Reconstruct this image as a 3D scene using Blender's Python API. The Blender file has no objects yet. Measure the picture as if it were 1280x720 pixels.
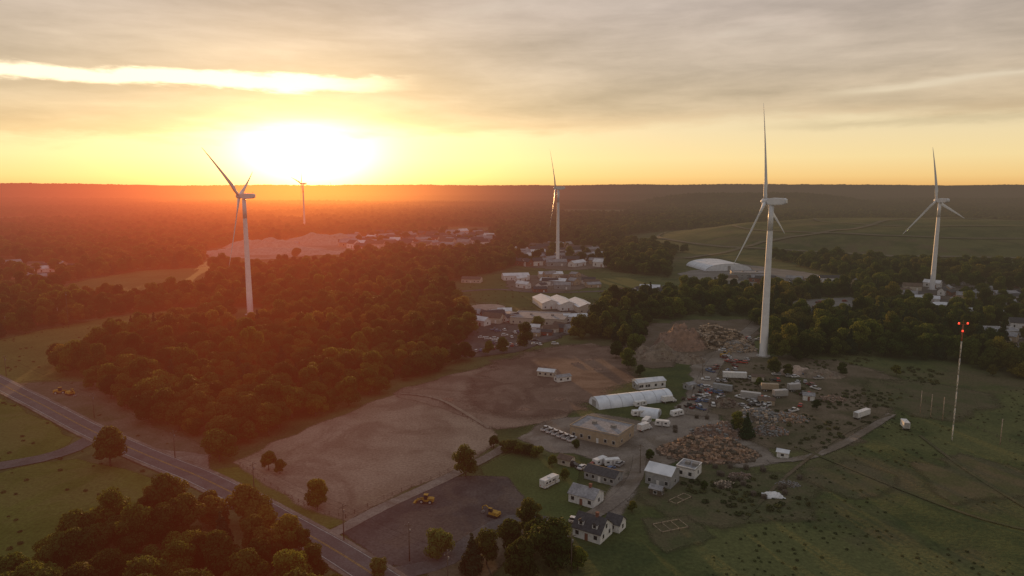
import bpy, bmesh, math, random
import numpy as np
from mathutils import Vector, Matrix, noise, geometry
random.seed(7)
sc=bpy.context.scene; COL=sc.collection
sc.view_settings.view_transform='Standard'; sc.view_settings.look='None'; sc.view_settings.exposure=0
R=math.radians
F=865.0; TH=math.atan(128/F); CH=100.0; ct=math.cos(TH); st=math.sin(TH)
def G(px,py,z=0.0):
    u=(px-640)/F; v=(360-py)/F
    t=(CH-z)/(st-v*ct)
    return (u*t,(ct+v*st)*t)
def ss(a,b,x):
    t=min(1,max(0,(x-a)/(b-a))); return t*t*(3-2*t)
def H(x,y):
    r=math.hypot(x,y); h=0.0
    e=((x-760)/570)**2+((y-1250)/430)**2
    if e<1:
        k=1-e; tr=k*7+.8*noise.noise(Vector((x/160,y/160,5))); tr=(math.floor(tr)+ss(.45,1,tr-math.floor(tr)))/7
        h+=38*ss(0,1,max(0,.6*k+.4*tr))*(1+.10*noise.noise(Vector((x/90,y/90,1))))
    if r>1500:
        e=((x-1170)/620)**2+((y-3400)/450)**2
        if e<1: h+=48*ss(0,1,1-e)
        h+=ss(1500,5000,r)*(26*noise.noise(Vector((x/1900,y/1300,3)))+10*noise.noise(Vector((x/500,y/500,7))))
    if r>3500:
        h+=ss(3500,9000,r)*45*noise.noise(Vector((x/3600,y/1500,21)))
    if r>7000:
        h+=ss(7000,20000,r)*(62+70*noise.noise(Vector((x/7000,y/5000,9)))+30*noise.noise(Vector((x/2400,y/3000,4))))
    return h
# ---------------------------------------------------------------- camera
cd=bpy.data.cameras.new('camera'); cam=bpy.data.objects.new('camera',cd); COL.objects.link(cam)
cd.sensor_width=36; cd.lens=36*F/1280; cd.clip_start=.5; cd.clip_end=90000
cam.location=(0,0,CH); cam.rotation_euler=(math.pi/2-TH,0,0); sc.camera=cam
# ---------------------------------------------------------------- sun + world
AZ,EL=R(-16.1),R(3.8)
S=Vector((math.sin(AZ)*math.cos(EL),math.cos(AZ)*math.cos(EL),math.sin(EL)))
ld=bpy.data.lights.new('sun','SUN'); ld.energy=5.0; ld.angle=R(.6); ld.color=(1,.52,.20)
lo=bpy.data.objects.new('sun',ld); COL.objects.link(lo); lo.rotation_euler=(-S).to_track_quat('-Z','Y').to_euler()
W=bpy.data.worlds.new('World'); sc.world=W; W.use_nodes=True
wt=W.node_tree; wt.nodes.clear()
class NT:
    def __init__(s,t): s.t=t
    def n(s,ty,**k):
        x=s.t.nodes.new(ty)
        for a,b in k.items(): setattr(x,a,b)
        return x
    def set(s,sock,v):
        if isinstance(v,bpy.types.NodeSocket): s.t.links.new(v,sock)
        else: sock.default_value=v
    def m(s,op,a,b=0,c=0):
        x=s.n('ShaderNodeMath',operation=op)
        s.set(x.inputs[0],a); s.set(x.inputs[1],b); s.set(x.inputs[2],c); return x.outputs[0]
    def mr(s,v,a,b,c=0,d=1,smooth=True):
        x=s.n('ShaderNodeMapRange'); x.interpolation_type='SMOOTHSTEP' if smooth else 'LINEAR'
        s.set(x.inputs[0],v)
        for i,q in zip((1,2,3,4),(a,b,c,d)): s.set(x.inputs[i],q)
        return x.outputs[0]
    def mix(s,f,a,b,mode='MIX'):
        x=s.n('ShaderNodeMix',data_type='RGBA',blend_type=mode)
        s.set(x.inputs[0],f); s.set(x.inputs[6],a); s.set(x.inputs[7],b); return x.outputs[2]
    def noise(s,vec,scale,detail=4,rough=.55,dist=0):
        x=s.n('ShaderNodeTexNoise'); 
        if vec is not None: s.set(x.inputs['Vector'],vec)
        x.inputs['Scale'].default_value=scale; x.inputs['Detail'].default_value=detail
        x.inputs['Roughness'].default_value=rough; x.inputs['Distortion'].default_value=dist
        return x.outputs[0]
    def ramp(s,f,stops):
        x=s.n('ShaderNodeValToRGB'); e=x.color_ramp.elements
        while len(e)<len(stops): e.new(.5)
        for i,(p,c) in enumerate(stops): e[i].position=p; e[i].color=(*c,1)
        s.set(x.inputs[0],f); return x.outputs[0]
    def xyz(s,a,b,c):
        x=s.n('ShaderNodeCombineXYZ'); s.set(x.inputs[0],a); s.set(x.inputs[1],b); s.set(x.inputs[2],c); return x.outputs[0]
    def scale(s,v,f):
        x=s.n('ShaderNodeVectorMath',operation='SCALE'); s.set(x.inputs[0],v); s.set(x.inputs[3],f); return x.outputs[0]
    def vadd(s,a,b):
        x=s.n('ShaderNodeVectorMath',operation='ADD'); s.set(x.inputs[0],a); s.set(x.inputs[1],b); return x.outputs[0]
    def gauss(s,v,w_):
        q=s.m('DIVIDE',v,w_); return s.m('EXPONENT',s.m('MULTIPLY',s.m('MULTIPLY',q,q),-1.0))
w=NT(wt)
tc=w.n('ShaderNodeTexCoord'); sp=w.n('ShaderNodeSeparateXYZ'); wt.links.new(tc.outputs['Generated'],sp.inputs[0])
X,Y,Z=sp.outputs
el=w.m('MULTIPLY',w.m('ARCSINE',Z),57.2958); az=w.m('MULTIPLY',w.m('ARCTAN2',X,Y),57.2958)
n1=w.noise(w.xyz(w.m('MULTIPLY',az,.05),w.m('MULTIPLY',el,.3),0.0),1.0,8,.55,.3)
n2=w.noise(w.xyz(w.m('MULTIPLY',az,.05),w.m('MULTIPLY',el,.34),5.0),1.0,7,.52,.35)
n3=w.noise(w.xyz(w.m('MULTIPLY',az,.15),w.m('MULTIPLY',el,.75),9.0),1.3,10,.60,.2)
clear=w.ramp(w.m('DIVIDE',el,60.0),[(0,(.76,.43,.15)),(.012,(.85,.57,.23)),(.035,(.86,.67,.34)),(.07,(.80,.65,.40)),(.13,(.68,.57,.44)),(.3,(.45,.44,.44)),(.8,(.38,.41,.47))])
cloud=w.ramp(w.m('DIVIDE',el,60.0),[(0,(.62,.36,.14)),(.06,(.68,.48,.26)),(.10,(.59,.46,.31)),(.15,(.52,.42,.325)),(.22,(.48,.395,.34)),(.8,(.36,.37,.40))])
br=w.m('ADD',.60,w.m('ADD',w.m('MULTIPLY',w.mr(n2,.3,.7),.26),w.m('MULTIPLY',n3,.54)))
cloud=w.scale(cloud,br)
elw=w.m('ADD',el,w.m('ADD',w.m('MULTIPLY',w.m('SUBTRACT',n1,.5),3.2),w.m('MULTIPLY',w.m('SUBTRACT',n3,.5),2.0)))
edge=w.m('ADD',4.2,w.m('MULTIPLY',az,.022))
mask=w.mr(w.m('SUBTRACT',elw,edge),-.45,.85)
d1=w.m('ADD',w.m('SUBTRACT',el,7.65),w.m('ADD',w.m('MULTIPLY',w.m('SUBTRACT',n3,.5),2.0),w.m('MULTIPLY',w.m('ADD',az,24.0),-.02)))
gapL=w.m('MULTIPLY',w.mr(w.gauss(d1,.62),.18,.8),w.mr(w.m('ADD',az,w.m('MULTIPLY',n3,8.0)),-2.0,-13.0))
d2=w.m('SUBTRACT',w.m('SUBTRACT',el,7.1),w.m('ADD',w.m('MULTIPLY',w.m('SUBTRACT',az,32.0),.06),w.m('MULTIPLY',w.m('SUBTRACT',n3,.5),.8)))
gapR=w.m('MULTIPLY',w.gauss(d2,.26),w.mr(az,22.0,28.0,0,.95))
d3=w.m('SUBTRACT',w.m('SUBTRACT',el,4.4),w.m('MULTIPLY',w.m('SUBTRACT',n3,.5),1.2))
band=w.m('MULTIPLY',w.gauss(d3,.3),w.mr(az,16.0,26.0,0,.5))
thin=w.mr(n2,.56,.76,0,.40)
gap=w.m('MINIMUM',w.m('ADD',w.m('ADD',gapL,gapR),thin),1.0)
cm=w.m('MULTIPLY',mask,w.m('SUBTRACT',1.0,gap))
sky=w.mix(cm,clear,cloud)
sky=w.mix(band,sky,(.50,.40,.25,1))
da=w.m('MULTIPLY',w.m('SUBTRACT',az,-16.1),.54); de=w.m('SUBTRACT',el,2.6)
g=w.m('SQRT',w.m('ADD',w.m('MULTIPLY',da,da),w.m('MULTIPLY',de,de)))
g1=w.m('MULTIPLY',w.gauss(g,2.4),5.0)
g2=w.m('MULTIPLY',w.m('EXPONENT',w.m('DIVIDE',g,-3.9)),1.9)
g3=w.m('MULTIPLY',w.m('EXPONENT',w.m('DIVIDE',g,-9.0)),.24)
gl=w.m('MULTIPLY',w.m('ADD',g1,w.m('ADD',g2,g3)),w.m('SUBTRACT',1.0,w.m('MULTIPLY',cm,.55)))
tot=w.mix(1.0,sky,w.scale((1,.67,.23),gl),'ADD')
tot=w.mix(1.0,tot,w.scale((1,.82,.52),w.m('MULTIPLY',w.m('MULTIPLY',gapL,mask),.62)),'ADD')
tot=w.mix(w.mr(el,-1.5,-.1),(.05,.035,.025,1),tot)
nis=w.n('ShaderNodeTexSky',sky_type='NISHITA'); nis.sun_disc=False; nis.sun_elevation=EL; nis.sun_rotation=AZ
bg=w.n('ShaderNodeBackground'); wt.links.new(tot,bg.inputs[0]); bg.inputs[1].default_value=1.0
bg2=w.n('ShaderNodeBackground'); wt.links.new(nis.outputs[0],bg2.inputs[0]); bg2.inputs[1].default_value=.012
ad=w.n('ShaderNodeAddShader'); wt.links.new(bg.outputs[0],ad.inputs[0]); wt.links.new(bg2.outputs[0],ad.inputs[1])
wo=w.n('ShaderNodeOutputWorld'); wt.links.new(ad.outputs[0],wo.inputs[0])
# ---------------------------------------------------------------- materials
# haze and sun glow painted as surface emission, growing with distance, redder sunward
HG=bpy.data.node_groups.new('painted_haze','ShaderNodeTree')
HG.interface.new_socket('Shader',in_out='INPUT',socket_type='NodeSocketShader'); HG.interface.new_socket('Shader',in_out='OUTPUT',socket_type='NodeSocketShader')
def mk_painted_haze():
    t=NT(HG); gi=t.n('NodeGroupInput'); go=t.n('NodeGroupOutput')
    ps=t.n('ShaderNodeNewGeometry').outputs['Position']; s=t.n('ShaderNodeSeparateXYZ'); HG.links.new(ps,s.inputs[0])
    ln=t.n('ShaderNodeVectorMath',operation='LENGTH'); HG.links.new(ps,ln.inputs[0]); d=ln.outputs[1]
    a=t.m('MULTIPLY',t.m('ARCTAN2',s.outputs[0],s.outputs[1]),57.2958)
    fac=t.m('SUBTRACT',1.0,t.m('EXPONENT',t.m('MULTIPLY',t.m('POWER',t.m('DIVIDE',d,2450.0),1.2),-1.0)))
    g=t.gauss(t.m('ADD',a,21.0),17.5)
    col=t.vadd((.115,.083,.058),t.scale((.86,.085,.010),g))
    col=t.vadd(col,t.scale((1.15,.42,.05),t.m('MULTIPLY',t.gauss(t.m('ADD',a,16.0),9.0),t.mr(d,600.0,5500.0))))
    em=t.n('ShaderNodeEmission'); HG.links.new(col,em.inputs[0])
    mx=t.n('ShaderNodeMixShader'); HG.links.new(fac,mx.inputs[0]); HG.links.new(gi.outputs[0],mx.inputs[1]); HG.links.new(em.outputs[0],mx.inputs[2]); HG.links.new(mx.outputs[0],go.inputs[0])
mk_painted_haze()
MATS={}
def mat(name,c1,c2=None,scale=.5,rough=.8,metal=0,bump=0,c3=None,fine=0,ragged=False,trans=0,rnd=0,obj=False,detail=None,big=None,spec=None,far=None):
    if name in MATS: return MATS[name]
    m=bpy.data.materials.new(name); m.use_nodes=True; t=NT(m.node_tree); nt=m.node_tree
    m.cycles.emission_sampling='NONE'
    if detail is None: detail=2 if obj else 5
    b=nt.nodes['Principled BSDF']; out=nt.nodes['Material Output']
    pos=(t.n('ShaderNodeTexCoord').outputs['Object'] if obj else t.n('ShaderNodeNewGeometry').outputs['Position'])
    c2=c2 or tuple(x*.8 for x in c1)
    a=t.noise(pos,scale,detail,.62)
    col=t.mix(t.mr(a,.36,.64),(*c1,1),(*c2,1))
    if c3: col=t.mix(t.mr(t.noise(pos,scale*.22,min(detail,5),.6,.4),.5,.66),col,(*c3,1))
    if big: col=t.mix(t.mr(t.noise(pos,big[0],4,.6,.8),.47,.60,0,big[2]),col,(*big[1],1))
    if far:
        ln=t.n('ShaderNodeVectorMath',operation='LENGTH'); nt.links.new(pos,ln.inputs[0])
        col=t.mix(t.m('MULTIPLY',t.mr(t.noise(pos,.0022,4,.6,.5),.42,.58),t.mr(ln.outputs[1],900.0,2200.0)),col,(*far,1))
    if fine:
        f=t.noise(pos,fine,3,.7); col=t.mix(1.0,col,t.ramp(f,[(.25,(.62,.62,.62)),(.75,(1.35,1.35,1.35))]),'MULTIPLY')
    if rnd:
        oi=t.n('ShaderNodeObjectInfo'); col=t.mix(1.0,col,t.ramp(oi.outputs['Random'],[(0,(1-rnd,1-rnd,1-rnd)),(.5,(1,1,1)),(1,(1+rnd*1.4,1+rnd,1+rnd*.3))]),'MULTIPLY')
    nt.links.new(col,b.inputs['Base Color']); b.inputs['Roughness'].default_value=rough; b.inputs['Metallic'].default_value=metal
    b.inputs['Specular IOR Level'].default_value=spec if spec is not None else (.25 if obj else .04)
    if bump:
        bn=t.n('ShaderNodeBump'); bn.inputs['Strength'].default_value=bump; bn.inputs['Distance'].default_value=.3
        nt.links.new(t.noise(pos,(fine or scale*4),3,.7),bn.inputs['Height']); nt.links.new(bn.outputs[0],b.inputs['Normal'])
    sh=b.outputs[0]
    if trans:
        tr=t.n('ShaderNodeBsdfTranslucent'); nt.links.new(col,tr.inputs[0]); mx=t.n('ShaderNodeMixShader'); mx.inputs[0].default_value=trans
        nt.links.new(sh,mx.inputs[1]); nt.links.new(tr.outputs[0],mx.inputs[2]); sh=mx.outputs[0]
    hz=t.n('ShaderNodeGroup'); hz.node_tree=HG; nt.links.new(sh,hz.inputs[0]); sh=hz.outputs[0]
    if ragged:
        at=t.n('ShaderNodeAttribute'); at.attribute_name='edge'
        v=t.m('ADD',t.m('MULTIPLY',at.outputs['Fac'],1.5),t.m('ADD',t.m('MULTIPLY',t.noise(pos,.35,4,.7),1.0),t.m('MULTIPLY',t.noise(pos,2.2,3,.7),.6)))
        al=t.mr(v,1.2,1.9)
        tp=t.n('ShaderNodeBsdfTransparent'); mx=t.n('ShaderNodeMixShader'); nt.links.new(al,mx.inputs[0])
        nt.links.new(tp.outputs[0],mx.inputs[1]); nt.links.new(sh,mx.inputs[2]); sh=mx.outputs[0]
    nt.links.new(sh,out.inputs[0]); MATS[name]=m; return m
white=mat('white_paint',(.62,.63,.64),(.50,.51,.52),1.2,.5,obj=True)
turb=mat('turbine_paint',(.64,.67,.72),(.57,.60,.65),.3,.4,obj=True)
grey=mat('grey_siding',(.27,.28,.29),(.21,.22,.23),1.0,.7,obj=True)
tan=mat('tan_siding',(.34,.27,.20),(.28,.225,.16),1.0,.7,obj=True)
cream=mat('cream_siding',(.46,.42,.36),(.38,.35,.30),1.0,.7,obj=True)
brick=mat('red_brick',(.22,.1,.07),(.16,.07,.05),2,.9,obj=True)
blue=mat('blue_paint',(.08,.13,.25),(.06,.1,.2),1,.4,obj=True)
red=mat('red_paint',(.4,.05,.03),(.3,.04,.03),1,.4,obj=True)
yellow=mat('yellow_machine_paint',(.42,.25,.04),(.28,.17,.04),1.5,.7,obj=True,spec=.1)
shingle=mat('dark_shingle',(.07,.07,.075),(.045,.045,.05),1.5,.9,fine=3,obj=True)
roofg=mat('grey_roof_membrane',(.26,.26,.275),(.20,.20,.215),.3,.8,fine=1.5,obj=True,spec=.1)
roofw=mat('pale_metal_roof',(.60,.62,.66),(.46,.48,.52),.25,.5,obj=True,detail=4)
roofb=mat('brown_roof',(.13,.09,.07),(.09,.065,.05),1,.9,obj=True)
glass=mat('window_glass',(.03,.035,.04),(.02,.025,.03),1,.12,obj=True,spec=.5)
tyre=mat('tyre_rubber',(.025,.025,.025),None,3,.9,obj=True)
rim=mat('wheel_rim',(.4,.4,.4),None,3,.4,obj=True)
black=mat('black_paint',(.03,.03,.032),None,2,.35,obj=True)
cablem=mat('cable_sheath',(.03,.03,.03),None,2,1.0,obj=True,spec=0)
silver=mat('silver_paint',(.4,.4,.41),(.34,.34,.35),2,.4,.3,obj=True)
steel=mat('galvanised_steel',(.24,.24,.24),(.17,.17,.17),2,.7,.2,obj=True,spec=.1)
darkred=mat('maroon_paint',(.16,.03,.03),None,2,.35,obj=True)
lamp_w=mat('headlight_lens',(.7,.7,.65),None,2,.2,obj=True)
lamp_r=mat('tail_light_lens',(.5,.02,.02),None,2,.2,obj=True)
wood=mat('weathered_wood',(.12,.10,.08),(.08,.066,.052),2,1.0,obj=True,spec=0)
palewood=mat('pale_timber',(.42,.34,.26),(.24,.19,.15),1.2,.95,obj=True,spec=.02)
hoopm=mat('white_fabric_cover',(.62,.67,.74),(.52,.57,.64),.3,.55,obj=True)
concrete=mat('concrete',(.35,.33,.31),(.27,.26,.24),.8,.9,fine=2)
leafm=mat('broadleaf_foliage',(.042,.070,.016),(.076,.102,.022),.06,.7,trans=.45,rnd=.45,c3=(.115,.110,.026),detail=2)
leafy=mat('bright_foliage',(.09,.125,.03),(.12,.15,.04),.3,.65,trans=.3,rnd=.2,detail=2)
leafd=mat('evergreen_foliage',(.018,.036,.015),(.030,.048,.02),.2,.7,trans=.15,rnd=.2,detail=2)
bark=mat('bark',(.09,.07,.05),(.05,.04,.03),3,.95,obj=True,spec=0)
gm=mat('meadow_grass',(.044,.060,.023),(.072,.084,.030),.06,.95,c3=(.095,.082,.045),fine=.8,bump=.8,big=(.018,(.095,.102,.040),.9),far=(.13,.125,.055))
pale_grass=mat('pale_grass',(.085,.095,.026),(.115,.12,.034),.03,.95,fine=.6,ragged=True)
lush=mat('lush_grass',(.068,.088,.018),(.095,.112,.026),.05,.95,fine=.9,ragged=True,big=(.03,(.11,.11,.035),.7))
mown=mat('mown_grass',(.060,.082,.028),(.078,.098,.034),.06,.95,fine=1.2,ragged=True)
dirt=mat('dry_dirt',(.27,.21,.16),(.21,.16,.12),.045,.95,c3=(.18,.14,.095),fine=1.1,ragged=True,bump=.5,big=(.03,(.155,.115,.085),.75))
pad=mat('churned_earth',(.23,.17,.13),(.175,.125,.095),.07,.95,c3=(.21,.155,.115),fine=1.0,ragged=True,bump=.5,big=(.035,(.13,.09,.068),.75))
gravel=mat('gravel',(.23,.20,.17),(.17,.145,.125),.1,.95,c3=(.12,.10,.08),fine=1.6,ragged=True,bump=.4,big=(.05,(.13,.105,.08),.7))
browng=mat('brown_scrub_soil',(.095,.078,.05),(.14,.11,.078),.08,.95,c3=(.055,.06,.028),fine=1.2,ragged=True)
asph=mat('asphalt',(.105,.10,.096),(.082,.080,.077),.12,.9,fine=1.5,ragged=True,c3=(.12,.11,.105))
lotm=mat('worn_dark_asphalt',(.080,.072,.068),(.055,.050,.048),.1,.9,c3=(.115,.10,.09),fine=1.2,ragged=True,big=(.05,(.11,.088,.07),.6))
roadm=mat('road_asphalt',(.12,.115,.112),(.095,.092,.09),.15,.9,fine=2)
linew=mat('white_road_paint',(.45,.45,.42),(.28,.28,.27),.8,.9)
liney=mat('yellow_road_paint',(.42,.27,.06),(.25,.17,.06),.8,.9)
sand=mat('pale_sand',(.32,.25,.21),(.24,.19,.155),.03,.95,fine=.3,ragged=True,big=(.012,(.16,.13,.09),.7))
soil=mat('soil_heap',(.21,.17,.135),(.14,.115,.09),.4,.95,fine=2)
soilr=mat('reddish_soil_heap',(.25,.165,.125),(.17,.115,.09),.4,.95,fine=2)
rub=mat('broken_rubble',(.26,.19,.155),(.13,.10,.088),.9,.95,fine=3,rnd=.3)
sandp=mat('sand_heap',(.38,.30,.25),(.29,.225,.19),.2,.95,fine=1)
# ---------------------------------------------------------------- builders
def tag(o,label=None,cat=None,group=None,kind=None):
    if label: o['label']=label
    if cat: o['category']=cat
    if group: o['group']=group
    if kind: o['kind']=kind
    return o
def empty(name,loc=(0,0,0),rz=0,s=1):
    o=bpy.data.objects.new(name,None); COL.objects.link(o); o.location=loc; o.rotation_euler=(0,0,rz); o.scale=(s,s,s); o.empty_display_size=.5; return o
def mesh_obj(name,me,m,parent=None):
    o=bpy.data.objects.new(name,me); COL.objects.link(o)
    if m is not None and not me.materials: me.materials.append(m)
    if parent: o.parent=parent
    return o
class MB:
    def __init__(s): s.v=[]; s.f=[]; s.sm=[]
    def add(s,vs,fs,sm=False):
        k=len(s.v); s.v+= [tuple(q) for q in vs]; s.f+=[tuple(i+k for i in f) for f in fs]
        s.sm+= ([sm]*len(fs) if isinstance(sm,bool) else sm); return s
    def box(s,x0,x1,y0,y1,z0,z1,tx=0,ty=0):
        return s.add([(x0,y0,z0),(x1,y0,z0),(x1,y1,z0),(x0,y1,z0),(x0+tx,y0+ty,z1),(x1-tx,y0+ty,z1),(x1-tx,y1-ty,z1),(x0+tx,y1-ty,z1)],
            [(0,3,2,1),(4,5,6,7),(0,1,5,4),(1,2,6,5),(2,3,7,6),(3,0,4,7)])
    def cyl(s,p,q,r0,r1=None,n=10,caps=True):
        r1=r0 if r1 is None else r1; p=Vector(p); q=Vector(q); d=(q-p).normalized()
        a=d.orthogonal().normalized(); b=d.cross(a)
        vs=[];fs=[];sm=[]
        for c,r in ((p,r0),(q,r1)):
            for i in range(n):
                t=2*math.pi*i/n; vs.append(c+a*math.cos(t)*r+b*math.sin(t)*r)
        for i in range(n): fs.append((i,(i+1)%n,n+(i+1)%n,n+i)); sm.append(True)
        if caps: fs+= [tuple(range(n))[::-1],tuple(range(n,2*n))]; sm+=[False,False]
        return s.add(vs,fs,sm)
    def prism(s,prof,y0,y1,inset=0):
        n=len(prof)
        vs=[(x,y0,z) for x,z in prof]+[(x,y1,z) for x,z in prof]
        fs=[tuple(range(n)),tuple(range(n,2*n))[::-1]]+[(i,n+i,n+(i+1)%n,(i+1)%n) for i in range(n)]
        return s.add(vs,fs)
    def build(s,name,m,parent=None):
        me=bpy.data.meshes.new(name); me.from_pydata(s.v,[],s.f)
        me.polygons.foreach_set('use_smooth',s.sm); me.update()
        bm=bmesh.new(); bm.from_mesh(me); bmesh.ops.recalc_face_normals(bm,faces=bm.faces); bm.to_mesh(me); bm.free()
        return mesh_obj(name,me,m,parent)
def copy_tree(o,parent=None):
    c=o.copy(); COL.objects.link(c)
    if parent: c.parent=parent
    for ch in list(o.children): copy_tree(ch,c)
    return c
PROTO={}
def spawn(key,fn,px,py,rz,label,cat,group=None,s=1,z=0,world=False):
    if key in PROTO: o=copy_tree(PROTO[key])
    else: o=fn(); PROTO[key]=o
    x,y=(px,py) if world else G(px,py)
    o.location=(x,y,z); o.rotation_euler=(0,0,rz); o.scale=(s,s,s) if not isinstance(s,tuple) else s
    for k in ('group','kind'):
        if k in o: del o[k]
    return tag(o,label,cat,group)
# ---------------------------------------------------------------- ground
def ground():
    radii=[0,20]; r=40
    while r<45000:
        radii.append(r); r*=(1.011 if 780<r<1750 else 1.026)
    na=600; vs=[(0,0,0)]
    for r in radii[1:]:
        for i in range(na):
            a=2*math.pi*i/na; x=r*math.sin(a); y=r*math.cos(a); vs.append((x,y,H(x,y)))
    fs=[(0,1+(i+1)%na,1+i) for i in range(na)]
    for k in range(len(radii)-2):
        b=1+k*na; c=b+na
        fs+=[(b+i,b+(i+1)%na,c+(i+1)%na,c+i) for i in range(na)]
    me=bpy.data.meshes.new('ground'); me.from_pydata(vs,[],fs); me.polygons.foreach_set('use_smooth',[True]*len(fs)); me.update()
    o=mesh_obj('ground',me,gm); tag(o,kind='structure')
ground()
def resamp(pts,step,closed):
    out=[]; n=len(pts)
    for i in range(n if closed else n-1):
        p0=pts[(i-1)%n if closed else max(0,i-1)]; p1=pts[i]; p2=pts[(i+1)%n]; p3=pts[(i+2)%n if closed else min(n-1,i+2)]
        L=math.dist(p1,p2); k=max(1,int(L/step))
        for j in range(k):
            t=j/k
            if closed: out.append((p1[0]+(p2[0]-p1[0])*t,p1[1]+(p2[1]-p1[1])*t))
            else: out.append(tuple(.5*((2*b)+(-a+c)*t+(2*a-5*b+4*c-d)*t*t+(-a+3*b-3*c+d)*t**3) for a,b,c,d in zip(p0,p1,p2,p3)))
    if not closed: out.append(pts[-1])
    return out
ZL=[.02]
def setattr_edge(me,vals):
    a=me.attributes.new('edge','FLOAT','POINT'); a.data.foreach_set('value',vals)
def patch(name,pix,m,edge=3,jit=1.5,hz=None):
    ZL[0]+=.007; z=ZL[0]
    pts=resamp([G(*p) for p in pix],7,True)
    pts=[(x+jit*noise.noise(Vector((x/11,y/11,4)))*2,y+jit*noise.noise(Vector((x/11,y/11,8)))*2) for x,y in pts]
    n=len(pts); ar=sum(pts[i][0]*pts[(i+1)%n][1]-pts[(i+1)%n][0]*pts[i][1] for i in range(n)); sg=1 if ar>0 else -1
    outer=[]
    for i in range(n):
        a=pts[i-1]; b=pts[(i+1)%n]; dx,dy=b[0]-a[0],b[1]-a[1]; L=math.hypot(dx,dy) or 1
        outer.append((pts[i][0]+sg*dy/L*edge,pts[i][1]-sg*dx/L*edge))
    tri=geometry.tessellate_polygon([[Vector((x,y,0)) for x,y in pts]])
    vs=[(x,y,z) for x,y in pts]+[(x,y,z-.005) for x,y in outer]
    fs=[tuple(t) for t in tri]+[(i,(i+1)%n,n+(i+1)%n,n+i) for i in range(n)]
    me=bpy.data.meshes.new(name); me.from_pydata(vs,[],fs); me.update()
    setattr_edge(me,[1.0]*n+[0.0]*n)
    bm=bmesh.new(); bm.from_mesh(me)
    for f in bm.faces:
        f.normal_update()
        if f.normal.z<0: f.normal_flip()
    bm.to_mesh(me); bm.free()
    return tag(mesh_obj(name,me,m),kind='structure')
def strip(name,pix,width,m,edge=0,step=5,off=0,z=None,dash=None,world=None,hfun=None):
    if z is None: ZL[0]+=.007; z=ZL[0]
    pts=world or resamp([G(*p) for p in pix],step,False)
    cross=[(-width/2,1),(width/2,1)] if not edge else [(-width/2-edge,0),(-width/2,1),(width/2,1),(width/2+edge,0)]
    vs=[];vals=[];fs=[];k=len(cross)
    for i,(x,y) in enumerate(pts):
        a=pts[max(0,i-1)]; b=pts[min(len(pts)-1,i+1)]; dx,dy=b[0]-a[0],b[1]-a[1]; L=math.hypot(dx,dy) or 1
        nx,ny=-dy/L,dx/L
        for c,e in cross:
            X_,Y_=x+nx*(c+off),y+ny*(c+off)
            vs.append((X_,Y_,(hfun(X_,Y_)+.9 if hfun else 0)+z-(0 if e else .005))); vals.append(float(e))
    for i in range(len(pts)-1):
        if dash and (i%dash[1])>=dash[0]: continue
        for j in range(k-1): fs.append((i*k+j,i*k+j+1,(i+1)*k+j+1,(i+1)*k+j))
    me=bpy.data.meshes.new(name); me.from_pydata(vs,[],fs); me.update(); setattr_edge(me,vals)
    return tag(mesh_obj(name,me,m),kind='structure')
# fields and yards
patch('field',[(-120,455),(0,425),(120,400),(245,384),(262,396),(140,426),(70,455),(70,474),(20,478),(-60,450)],pale_grass,5,3)
patch('field',[(-120,500),(0,500),(40,520),(88,548),(60,566),(0,575),(-120,585)],lush,3)
patch('field',[(-100,600),(0,592),(90,575),(150,590),(200,602),(170,640),(90,690),(0,740),(-200,740)],lush,3)
patch('field',[(60,366),(100,352),(180,338),(262,334),(255,352),(170,368)],pale_grass,8,4)
patch('field',[(0,352),(60,340),(120,336),(60,352),(0,364)],pale_grass,8,4)
patch('field',[(560,352),(640,340),(720,336),(800,350),(880,360),(840,366),(740,372),(700,380),(640,384),(600,378)],mown,6,4)
patch('meadow',[(255,590),(300,585),(372,632),(430,650),(400,665),(330,628)],lush,2)
patch('meadow',[(600,585),(640,565),(680,572),(720,590),(725,625),(700,660),(650,650),(620,610)],mown,3,2)
patch('dirt_field',[(300,578),(345,556),(395,535),(490,494),(560,512),(608,534),(612,556),(560,588),(480,620),(430,647),(380,629)],dirt,4,2)
patch('paddock',[(496,491),(560,472),(640,450),(690,437),(735,430),(768,442),(778,470),(740,492),(690,526),(622,535),(560,510)],pad,4,2)
patch('paddock_soil',[(650,456),(700,438),(745,436),(768,450),(770,474),(715,496),(665,512),(630,506),(620,486)],mat('dark_trodden_soil',(.15,.10,.075),(.19,.13,.10),.08,.95,fine=1.1,ragged=True,big=(.04,(.11,.07,.053),.8)),22,6)
patch('gravel_yard',[(652,548),(690,528),(740,518),(800,530),(840,528),(856,510),(868,478),(872,445),(890,425),(935,418),(945,445),(915,462),(908,490),(890,520),(900,540),(950,560),(970,577),(900,586),(840,575),(815,585),(800,608),(770,638),(752,632),(776,600),(770,578),(700,562)],gravel,4,2)
patch('scrub_ground',[(915,455),(1010,448),(1080,462),(1120,490),(1090,520),(1010,560),(950,555),(915,530),(905,495)],browng,12,6)
tg=mat('trampled_grass',(.095,.083,.048),(.068,.074,.034),.1,.95,fine=1.3,ragged=True)
patch('scrub_ground',[(820,590),(900,590),(990,600),(1000,640),(900,650),(830,640)],tg,10,5)
patch('scrub_ground',[(1090,478),(1180,486),(1230,500),(1180,520),(1120,510)],tg,14,6)
patch('scrub_ground',[(1010,590),(1070,582),(1110,600),(1060,618)],tg,9,4)
patch('scrub_ground',[(800,660),(850,650),(880,670),(840,690)],tg,6,3)
patch('scrub_ground',[(1160,590),(1230,580),(1290,600),(1210,622)],tg,10,5)
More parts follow.
